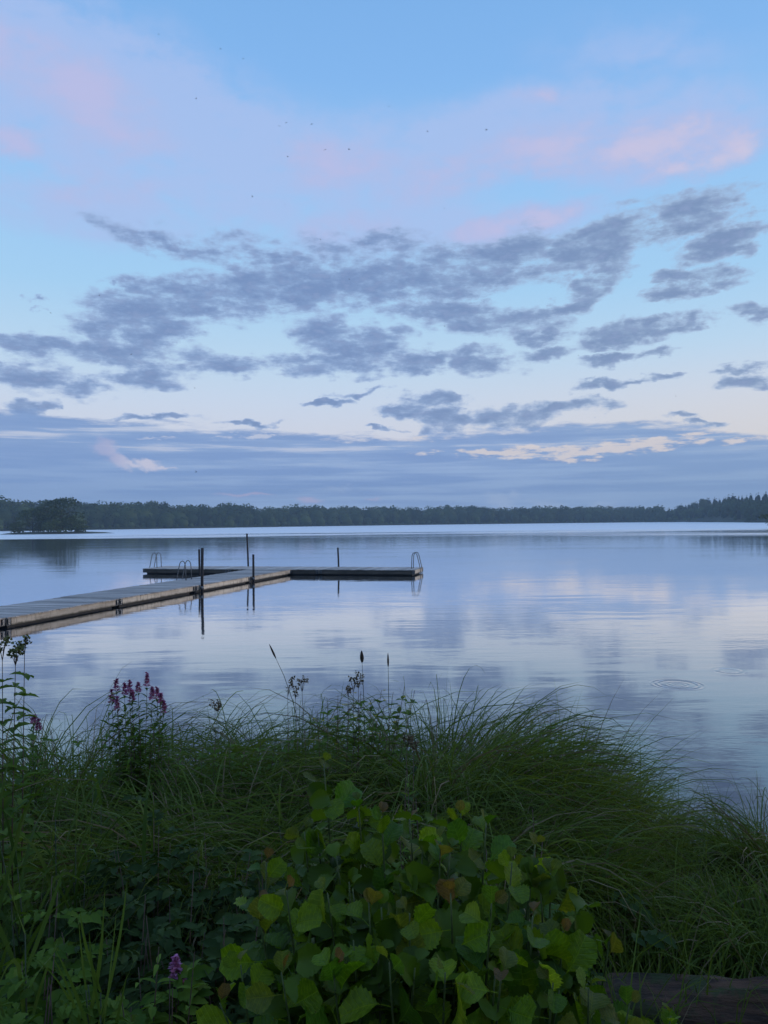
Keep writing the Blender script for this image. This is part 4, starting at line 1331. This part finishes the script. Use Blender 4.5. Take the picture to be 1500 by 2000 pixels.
def tall_herb(name, stems, label, cat, seed, leaf_len, nodes, tmpl, m_leaf, head=None, head_mat=None, head_size=0.07, head_n=60, flowers=0, bare=0.35, whorl=2, pitch=0.5, tint=(0.1, 0.8), st_mat=None, group=None, end=0.97):
    """stems: tips in the world; each stem a part with its foliage, heads or flowers under it."""
    rg = np.random.default_rng(seed)
    x, y = stems[0][0], stems[0][1]
    z0 = float(bank_z(np.array(x), np.array(y)))
    o = empty(name, (x, y, z0))
    for i, (tx, ty, tz) in enumerate(stems):
        tip = Vector((tx - x, ty - y, tz - z0))
        b = Vector((tip.x * 0.4 + rg.normal(0, 0.02), tip.y * 0.4 + rg.normal(0, 0.02), -0.03))
        st = herb_stem(o, b, tip, rg, leaf_len, nodes, tmpl, m_leaf, st_mat or m_redstem, tint, bare=bare, whorl=whorl, pitch=pitch, end=end)
        if head == 'seed':
            seed_head(st, tip, rg, head_size * rg.uniform(0.8, 1.2), head_n, head_mat or m_seed)
        for k in range(flowers):
            a = rg.uniform(0, 6.28)
            c = np.array(tip) * 1.0 + np.array([math.cos(a) * 0.03, math.sin(a) * 0.03, -rg.uniform(0.0, 0.16)])
            A_ = np.array([[math.cos(q), math.sin(q), 0.5] for q in np.arange(5) * 1.2566])
            leaf_obj('flower', OVAL, np.tile(c, (5, 1)), A_, np.tile([0, 0, 1.0], (5, 1)), np.full(5, 0.011), m_yellow, st, rg, (0, 1), wid=1.6, stuff=False)
    tag(o, label, cat, group)
    return o


def sedge_spike(x, y, base_z, pts, label, seed, size=0.05, rad=0.006):
    """A flowering sedge stalk: the stalk bows along pts (world); its dark spike sits at the end."""
    o = empty('sedge_flower_stalk', (x, y, base_z))
    P0 = Vector((x, y, base_z))
    q = [Vector((0, 0, -0.05))] + [Vector(p) - P0 for p in pts]
    g = Geo()
    g.tube(q, [0.0018] * (len(q) - 1) + [0.0011], 5)
    link('stalk', g.mesh('stalk', True), m_stem, o)
    d = (q[-1] - q[-2]).normalized()
    g = Geo()
    g.tube([q[-1] + d * size * f for f in (-0.08, 0.1, 0.3, 0.55, 0.8, 1.0)], [rad * f for f in (0.4, 0.8, 1.0, 0.9, 0.6, 0.15)], 8)
    link('spike', g.mesh('spike', True), m_spike, o)
    tag(o, label, 'sedge')
    return o


tall_herb('meadowsweet', [(-1.338, 2.7, 2.294), (-1.353, 2.799, 2.317), (-1.372, 2.674, 2.318)], 'seeding meadowsweet rising over the jetty at the left edge', 'flower', 510, 0.085, 13, TOOTH, m_forb, head='seed', head_mat=m_seed_green, head_size=0.08, head_n=90, bare=0.25, pitch=0.25, whorl=3)
tall_herb('yellow_loosestrife', [(-0.316, 4.05, 1.824), (-0.266, 4.149, 1.839), (-0.198, 4.024, 1.829), (-0.132, 3.957, 1.904), (-0.081, 4.099, 1.829), (-0.024, 4.13, 1.869), (0.039, 3.98, 1.892), (0.1, 3.988, 1.922), (0.16, 4.136, 1.866), (-0.376, 4.09, 1.765), (-0.146, 3.954, 1.81), (-0.011, 4.035, 1.802), (-0.268, 4.15, 1.72), (-0.067, 4.039, 1.733), (0.07, 3.953, 1.822)], 'clump of leafy yellow loosestrife with small yellow flowers before the largest dome', 'flower', 511, 0.075, 11, OVAL, m_forb, flowers=2, bare=0.35, whorl=3, pitch=0.35)
tall_herb('meadowsweet', [(-0.175, 4.0, 1.889), (-0.207, 4.099, 1.839), (-0.146, 3.974, 1.914)], 'dry brown meadowsweet head standing over the yellow loosestrife', 'flower', 512, 0.05, 5, TOOTH, m_dull, head='seed', head_size=0.08, head_n=60, bare=0.4)
tall_herb('meadowsweet', [(-0.552, 4.2, 1.825), (-0.521, 4.299, 1.787), (-0.468, 4.174, 1.853)], 'pale dry meadowsweet stalks with forked heads left of the yellow loosestrife', 'flower', 513, 0.04, 3, TOOTH, m_dull, head='seed', head_size=0.09, head_n=60, bare=0.5)
tall_herb('meadowsweet', [(-0.961, 4.2, 1.749), (-0.966, 4.299, 1.712)], 'small brown seed head alone between the purple and the yellow flowers', 'flower', 514, 0.04, 3, TOOTH, m_dull, head='seed', head_size=0.06, head_n=60, bare=0.5)
tall_herb('meadowsweet', [(0.085, 3.1, 1.859), (0.116, 3.199, 1.811)], 'brown seed head in front of the largest dome', 'flower', 515, 0.05, 6, TOOTH, m_dull, head='seed', head_size=0.07, head_n=80, bare=0.3)
tall_herb('willowherb', [(0.068, 2.5, 1.977), (0.1, 2.599, 1.837), (0.04, 2.474, 1.783)], 'thin reddish willowherb stem behind the alder', 'flower', 516, 0.05, 14, LANCE, m_forb, bare=0.35, tint=(0.4, 1.0))
tall_herb('willowherb', [(0.505, 2.6, 1.797), (0.559, 2.699, 1.649)], 'thin willowherb stem right of the alder shoots', 'flower', 517, 0.05, 12, LANCE, m_forb, bare=0.35, tint=(0.4, 1.0))
tall_herb('willowherb', [(0.292, 2.0, 1.948), (0.277, 2.099, 1.878)], 'pale narrow leaved stem rising among the right alder shoots', 'flower', 518, 0.055, 9, LANCE, m_forb, bare=0.4, tint=(0.6, 1.0))
tall_herb('yellow_loosestrife', [(0.923, 4.2, 1.695), (0.899, 4.299, 1.596)], 'lone leafy stem on the right side of the largest dome', 'flower', 519, 0.07, 9, OVAL, m_forb, bare=0.35, whorl=3, pitch=0.4)
tall_herb('yellow_loosestrife', [(-1.557, 4.1, 1.635), (-1.738, 4.199, 1.637), (-1.826, 4.074, 1.687), (-1.412, 4.007, 1.632), (-1.973, 4.149, 1.625)], 'leafy green clump under the purple flowers at the left', 'flower', 520, 0.07, 11, OVAL, m_forb, bare=0.3, whorl=3, pitch=0.4)
tall_herb('yellow_loosestrife', [(-0.917, 4.0, 1.624), (-0.855, 4.099, 1.628), (-0.748, 3.974, 1.622), (-0.654, 3.907, 1.667), (-0.595, 4.049, 1.639), (-0.515, 4.08, 1.657), (-0.968, 3.93, 1.624)], 'leafy green clump between the purple and the yellow flowers', 'flower', 523, 0.075, 12, OVAL, m_forb, bare=0.3, whorl=3, pitch=0.4)
tall_herb('yellow_loosestrife', [(-1.214, 3.9, 1.729), (-1.162, 3.999, 1.673), (-1.338, 3.874, 1.75), (-1.042, 3.807, 1.688), (-1.297, 3.949, 1.675)], 'leafy green clump right beneath the purple flower spikes', 'flower', 524, 0.075, 12, LANCE, m_forb, bare=0.3, whorl=3, pitch=0.4)
tall_herb('willowherb', [(-0.612, 2.0, 1.673), (-0.7, 2.099, 1.561), (-0.51, 1.974, 1.673)], 'narrow leaved herb with pale tips beside the single purple flower', 'flower', 521, 0.07, 10, LANCE, m_forb, bare=0.2, tint=(0.4, 1.0))
tall_herb('willowherb', [(0.644, 1.75, 1.689), (0.699, 1.849, 1.601)], 'small yellowish shoot in front of the rotting log', 'flower', 522, 0.05, 8, LANCE, m_forb, bare=0.3, tint=(0.7, 1.0))
sedge_spike(-0.485, 4.3, 0.544, [(-0.485, 4.3, 1.566), (-0.536, 4.3, 1.772), (-0.585, 4.3, 1.919), (-0.634, 4.3, 2.026)], 'nodding sedge spike leaning left over the water', 530, size=0.085, rad=0.006)
sedge_spike(-0.119, 4.1, 0.6, [(-0.119, 4.1, 1.676), (-0.123, 4.1, 1.872), (-0.129, 4.1, 2.034)], 'short plump dark spike on a straight stalk above the yellow loosestrife', 531, size=0.06, rad=0.011)
sedge_spike(0.016, 4.1, 0.6, [(0.016, 4.1, 1.674), (0.015, 4.1, 1.87), (0.014, 4.1, 2.01)], 'slim dark spike on a straight stalk above the largest dome', 532, size=0.07, rad=0.0055)

# ------------------------------------------------------------------ the young alder in front
def alder_leaf(seed):
    """Broad rounded leaf, notched at the tip, with a toothed edge and pleated side veins; along +Y, 1 long."""
    rg = random.Random(seed)
    ctrl = [0.02, 0.13, 0.25, 0.35, 0.42, 0.46, 0.455, 0.40, 0.27]
    n = 15
    vs = []
    cup, arch, skew = rg.uniform(0.05, 0.65), rg.uniform(-0.2, 0.65), rg.uniform(-0.08, 0.08)
    roll = rg.uniform(-0.25, 0.25)
    for i in range(n):
        y = i / (n - 1)
        q = y * (len(ctrl) - 1)
        j = min(int(q), len(ctrl) - 2)
        hw = ctrl[j] + (ctrl[j + 1] - ctrl[j]) * (q - j)
        t_ = 1.0 + (0.055 if i % 2 else -0.035) + rg.uniform(-0.025, 0.025)
        rib = 0.030 if i % 2 else -0.018
        for c in (-2, -1, 0, 1, 2):
            f = c / 2.0
            edge = abs(f) > 0.9
            x = hw * f * (t_ if edge else 1.0)
            yy = y + 0.13 * abs(f) * (1 - y) + (0.06 * abs(f) if i == n - 1 else 0.0)
            z = -arch * y * y + cup * abs(x) + rib * abs(f) * 1.3 + roll * x * y + (0.035 * rg.uniform(-1, 1) if edge else 0)
            vs.append((x + skew * y * y, yy * 0.96, z))
    fs = [(i * 5 + c, i * 5 + c + 1, (i + 1) * 5 + c + 1, (i + 1) * 5 + c) for i in range(n - 1) for c in range(4)]
    # leaf stalk
    n0 = len(vs)
    vs += [(-0.012, -0.28, -0.06), (0.012, -0.28, -0.06), (0.012, 0.01, 0.0), (-0.012, 0.01, 0.0), (0.0, -0.28, -0.085), (0.0, 0.01, -0.022)]
    fs += [(n0, n0 + 1, n0 + 2, n0 + 3), (n0 + 1, n0 + 4, n0 + 5, n0 + 2), (n0 + 4, n0, n0 + 3, n0 + 5)]
    g = Geo()
    g.add(vs, fs)
    return g.mesh('leaf', True)


m_alder, t, bs, out = material('alder_leaf')
inf = t.new('ShaderNodeObjectInfo')
co = t.new('ShaderNodeTexCoord').outputs['Object']
lx, ly, lz = t.sep(co)
ax_ = t.math('ABSOLUTE', lx)
vein = t.math('FRACT', t.math('MULTIPLY', t.math('SUBTRACT', ly, t.math('MULTIPLY', ax_, 0.62)), 8.0))
vein = t.math('MAXIMUM', t.mapr(t.math('ABSOLUTE', t.math('SUBTRACT', vein, 0.5)), 0.10, 0.02), t.mapr(ax_, 0.022, 0.006))
mott = t.noise(t.vmath('ADD', co, t.vmath('SCALE', inf.outputs['Location'], 31.0)), 5.0, 5.0, 0.65)
col = t.mix(1.0, inf.outputs['Color'], t.ramp(mott, [(0.3, (0.72, 0.74, 0.7, 1)), (0.7, (1.25, 1.2, 1.2, 1))]), 'MULTIPLY')
spots = t.mapr(t.noise(t.vmath('ADD', co, t.vmath('SCALE', inf.outputs['Location'], 7.0)), 9.0, 2.0, 0.5), 0.70, 0.76, 0.0, 0.6)
col = t.mix(spots, col, (0.09, 0.05, 0.02, 1))
col = t.mix(t.math('MULTIPLY', vein, 0.6), col, t.mix(1.0, col, (1.9, 1.7, 1.6, 1), 'MULTIPLY'))
t.put(bs.inputs['Base Color'], col)
t.put(bs.inputs['Roughness'], t.mapr(mott, 0.3, 0.7, 0.28, 0.46))
bs.inputs['Specular IOR Level'].default_value = 0.32
t.put(bs.inputs['Normal'], bump(t, t.math('ADD', t.math('MULTIPLY', vein, -0.6), t.math('MULTIPLY', mott, 0.5)), 0.5, 0.02))
tr = t.new('ShaderNodeBsdfTranslucent')
t.put(tr.inputs['Color'], t.mix(1.0, col, (1.6, 1.5, 0.5, 1), 'MULTIPLY'))
mx = t.new('ShaderNodeMixShader')
mx.inputs[0].default_value = 0.45
t.l.new(bs.outputs[0], mx.inputs[1])
t.l.new(tr.outputs[0], mx.inputs[2])
t.l.new(mx.outputs[0], out.inputs['Surface'])

ALDER_ME = [alder_leaf(k) for k in range(8)]
for me in ALDER_ME:
    me.materials.append(m_alder)
m_twig = plain('alder_twig', (0.10, 0.13, 0.035), 0.6, 0, 0.35, 40)

ALDER_TIPS = [(-0.147, 1.75, 2.235, 0.078), (-0.188, 1.7, 2.098, 0.085), (-0.067, 1.75, 2.141, 0.075), (-0.012, 1.6, 2.17, 0.08), (0.051, 1.7, 2.124, 0.08), (0.113, 1.6, 2.114, 0.085), (0.172, 1.75, 2.115, 0.085), (0.225, 1.7, 2.117, 0.08), (0.335, 1.7, 2.064, 0.075), (0.257, 1.55, 2.092, 0.085), (0.358, 1.65, 2.023, 0.085), (-0.259, 1.6, 2.075, 0.08), (-0.264, 1.5, 2.039, 0.08), (-0.196, 1.45, 2.088, 0.085), (-0.117, 1.45, 2.083, 0.09), (-0.036, 1.4, 2.092, 0.09), (0.04, 1.4, 2.068, 0.09), (0.121, 1.45, 2.08, 0.09), (0.193, 1.4, 2.085, 0.09), (0.279, 1.45, 2.034, 0.09), (0.349, 1.5, 1.977, 0.085), (0.456, 1.55, 1.927, 0.08), (-0.276, 1.4, 1.976, 0.08), (-0.186, 1.3, 2.021, 0.09), (-0.097, 1.3, 2.029, 0.095), (0.001, 1.28, 2.048, 0.095), (0.096, 1.28, 2.03, 0.095), (0.195, 1.3, 2.017, 0.095), (0.295, 1.35, 1.968, 0.09), (0.372, 1.4, 1.927, 0.09), (0.464, 1.45, 1.865, 0.085), (0.562, 1.5, 1.807, 0.07), (-0.304, 1.35, 1.938, 0.085)]
AB = Vector((0.10, 1.78, 1.06))
alder = empty('alder_bush', AB)
tag(alder, 'young alder bush with rounded toothed leaves and rusty shoots in front', 'bush')
rg = np.random.default_rng(2024)
n_leaf = 0
extra = []
more = []
for i in range(30):                                    # side shoots between the leaders
    p, q = ALDER_TIPS[int(rg.integers(0, len(ALDER_TIPS)))], ALDER_TIPS[int(rg.integers(0, len(ALDER_TIPS)))]
    f = rg.uniform(0.3, 0.7)
    if abs(p[0] - q[0]) < 0.30:
        more.append((p[0] * f + q[0] * (1 - f) + rg.normal(0, 0.03), p[1] * f + q[1] * (1 - f) + rg.normal(0, 0.03), min(p[2], q[2]) - rg.uniform(-0.01, 0.05), p[3] * 0.95))
for si, (tx, ty, tz, size) in enumerate(ALDER_TIPS + more):
    tip = Vector((tx, ty, tz)) - AB
    b = Vector((tip.x * 0.45 + rg.normal(0, 0.03), tip.y * 0.5 + rg.normal(0, 0.03), -0.05))
    mid = b.lerp(tip, 0.55) + Vector((tip.x * 0.12 + rg.normal(0, 0.02), rg.normal(0, 0.02), 0.02))
    g = Geo()
    curve = [b.lerp(mid, f).lerp(mid.lerp(tip, f), f) for f in (0, 0.2, 0.4, 0.6, 0.8, 0.92, 1.0)]
    g.tube(curve, [0.0048, 0.0043, 0.0038, 0.0032, 0.0026, 0.002, 0.0014], 6)
    # buds and stubs of leaf stalks at the nodes
    st = link('stem', g.mesh('stem', True), m_twig, alder)
    length = (tip - b).length
    k, f = 0, 1.0
    az = rg.uniform(0, 6.28)
    while f > 0.22 and k < 20:
        p = b.lerp(mid, f).lerp(mid.lerp(tip, f), f)
        az += 2.1 + rg.normal(0, 0.35)
        young = k < 1 or (k < 3 and rg.random() < 0.18)
        el_ = (R(rg.uniform(35, 75)) if young else R(rg.uniform(0, 78)))
        dirv = Vector((math.cos(az) * math.cos(el_), math.sin(az) * math.cos(el_), math.sin(el_)))
        s_ = size * 0.80 * (0.36 + 0.17 * k if k < 4 else rg.uniform(0.80, 1.2))
        up = Vector((rg.normal(0, 0.55), -0.45 + rg.normal(0, 0.6), 0.75))
        xa = dirv.cross(up).normalized()
        za = xa.cross(dirv).normalized()
        M = Matrix((xa, dirv, za)).transposed().to_4x4()
        pos = p + dirv * 0.28 * s_
        if young:
            c = random.choice([(0.15, 0.095, 0.030), (0.14, 0.125, 0.028), (0.14, 0.155, 0.024), (0.12, 0.165, 0.022)])
        elif k < 5 and rg.random() < 0.35:
            c = random.choice([(0.14, 0.175, 0.020), (0.115, 0.175, 0.016), (0.12, 0.150, 0.022)])
        else:
            c = random.choice([(0.060, 0.120, 0.006), (0.085, 0.145, 0.006), (0.042, 0.095, 0.008), (0.110, 0.165, 0.008)])
        v_ = rg.uniform(0.9, 1.3) if c[0] > 0.115 else rg.uniform(1.25, 2.1)
        c = tuple(q * v_ for q in c) + (1,)
        if k < 9 and si < len(ALDER_TIPS):
            lf = link('leaf', ALDER_ME[int(rg.integers(0, 8))], None, st)
            lf.matrix_basis = Matrix.Translation(pos) @ M @ Matrix.Scale(s_, 4)
            lf.color = c
            n_leaf += 1
        else:
            extra.append((pos, dirv, za, s_))
        f -= (0.022 + 0.009 * min(k, 3)) / length * rg.uniform(0.8, 1.2)
        k += 1

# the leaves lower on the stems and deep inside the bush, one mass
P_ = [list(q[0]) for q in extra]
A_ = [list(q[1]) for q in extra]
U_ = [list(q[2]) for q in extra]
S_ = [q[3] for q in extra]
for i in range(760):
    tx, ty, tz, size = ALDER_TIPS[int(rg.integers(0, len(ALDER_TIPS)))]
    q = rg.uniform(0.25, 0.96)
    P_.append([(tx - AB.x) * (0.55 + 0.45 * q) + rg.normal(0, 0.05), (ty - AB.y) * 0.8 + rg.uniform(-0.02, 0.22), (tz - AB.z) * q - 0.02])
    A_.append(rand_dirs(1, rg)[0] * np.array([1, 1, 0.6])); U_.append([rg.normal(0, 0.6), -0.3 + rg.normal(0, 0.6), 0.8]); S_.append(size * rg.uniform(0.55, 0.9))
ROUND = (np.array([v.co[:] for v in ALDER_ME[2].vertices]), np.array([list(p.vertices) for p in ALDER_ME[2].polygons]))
m_inner = foliage_mat('inner_alder_leaves', (0.040, 0.080, 0.006, 1), (0.13, 0.21, 0.014, 1), 0.45, 0.5, 0.28)  # darker than the outer leaves: shade within the bush is in the colour
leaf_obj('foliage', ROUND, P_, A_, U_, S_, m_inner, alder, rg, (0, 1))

# ------------------------------------------------------------------ the rotting log at the foot of the bank
def log_mesh(length, rad, seed, n=46, sides=30):
    vs, fs = [], []
    for i in range(n):
        f = i / (n - 1)
        x = (f - 0.5) * length
        e = 1.0 if 0.03 < f < 0.97 else 0.86
        for k in range(sides):
            a = 2 * math.pi * k / sides
            nn = mnoise.fractal(Vector((x * 1.6 + seed, math.cos(a) * 2.2, math.sin(a) * 2.2)), 0.9, 2.1, 4)
            gr = mnoise.noise(Vector((x * 2.5, math.cos(a) * 9 + seed, math.sin(a) * 9)))
            r = rad * e * (1 + 0.34 * nn + 0.24 * gr)
            vs.append((x, math.cos(a) * r, math.sin(a) * r * 0.92 + 0.02 * math.sin(x * 2)))
    for i in range(n - 1):
        for k in range(sides):
            k2 = (k + 1) % sides
            fs.append((i * sides + k, (i + 1) * sides + k, (i + 1) * sides + k2, i * sides + k2))
    fs.append(tuple(range(sides)))
    fs.append(tuple((n - 1) * sides + k for k in range(sides - 1, -1, -1)))
    g = Geo()
    g.add(vs, fs)
    return g.mesh('fallen_log', True)


m_log, t, bs, out = material('rotten_wood')
co = t.new('ShaderNodeTexCoord').outputs['Object']
gr = t.noise(t.vmath('MULTIPLY', co, (2.2, 14.0, 14.0)), 1.5, 7.0, 0.68)
big = t.noise(co, 5.0, 4.0, 0.6)
c = t.mix(t.mapr(gr, 0.35, 0.68), (0.022, 0.011, 0.007, 1), (0.150, 0.075, 0.042, 1))
c = t.mix(t.mapr(big, 0.45, 0.7, 0, 0.6), c, (0.035, 0.030, 0.018, 1))
moss = t.noise(co, 9.0, 5.0, 0.65)
lx, ly, lz = t.sep(co)
c = t.mix(t.math('MULTIPLY', t.mapr(moss, 0.50, 0.62), t.mapr(lz, -0.02, 0.10, 0.0, 0.8)), c, (0.035, 0.060, 0.014, 1))
t.put(bs.inputs['Base Color'], c)
bs.inputs['Roughness'].default_value = 0.9
t.put(bs.inputs['Normal'], bump(t, t.math('ADD', gr, t.math('MULTIPLY', moss, 0.5)), 1.0, 0.03))
lg = link('fallen_log', log_mesh(1.25, 0.115, 3.3), m_log)
lg.location = (1.34, 2.52, 1.12)
lg.rotation_euler = (0, R(2), R(-3))
tag(lg, 'rotting dark brown log lying on the bank beside the alder bush', 'log')

# grass hanging over the log and round the alder's foot
grass('bank_grass', 260, (0.75, 2.4), (2.2, 2.7), (0.2, 0.5), m_sedge, (0.1, 0.8), (0.003, 0.007), 61, shore, (0.8, 2.4))
grass('bank_grass', 500, (-1.5, 1.6), (1.55, 2.2), (0.15, 0.4), m_sedge, (0.1, 0.8), (0.003, 0.007), 62, shore, (0.8, 2.4))

# ------------------------------------------------------------------ evening air over the lake
m_haze = bpy.data.materials.new('evening_haze')
m_haze.use_nodes = True
t = NT(m_haze.node_tree)
t.n.clear()
pv = t.new('ShaderNodeVolumePrincipled')
pv.inputs['Color'].default_value = (0.62, 0.82, 1.0, 1)
pv.inputs['Density'].default_value = 0.00055
ho = t.new('ShaderNodeOutputMaterial')
t.l.new(pv.outputs[0], ho.inputs['Volume'])
g = Geo()
g.box((0, 350, 22.5), (2000, 1240, 51))
haze = link('haze', g.mesh('haze'), m_haze)
tag(haze, kind='stuff')
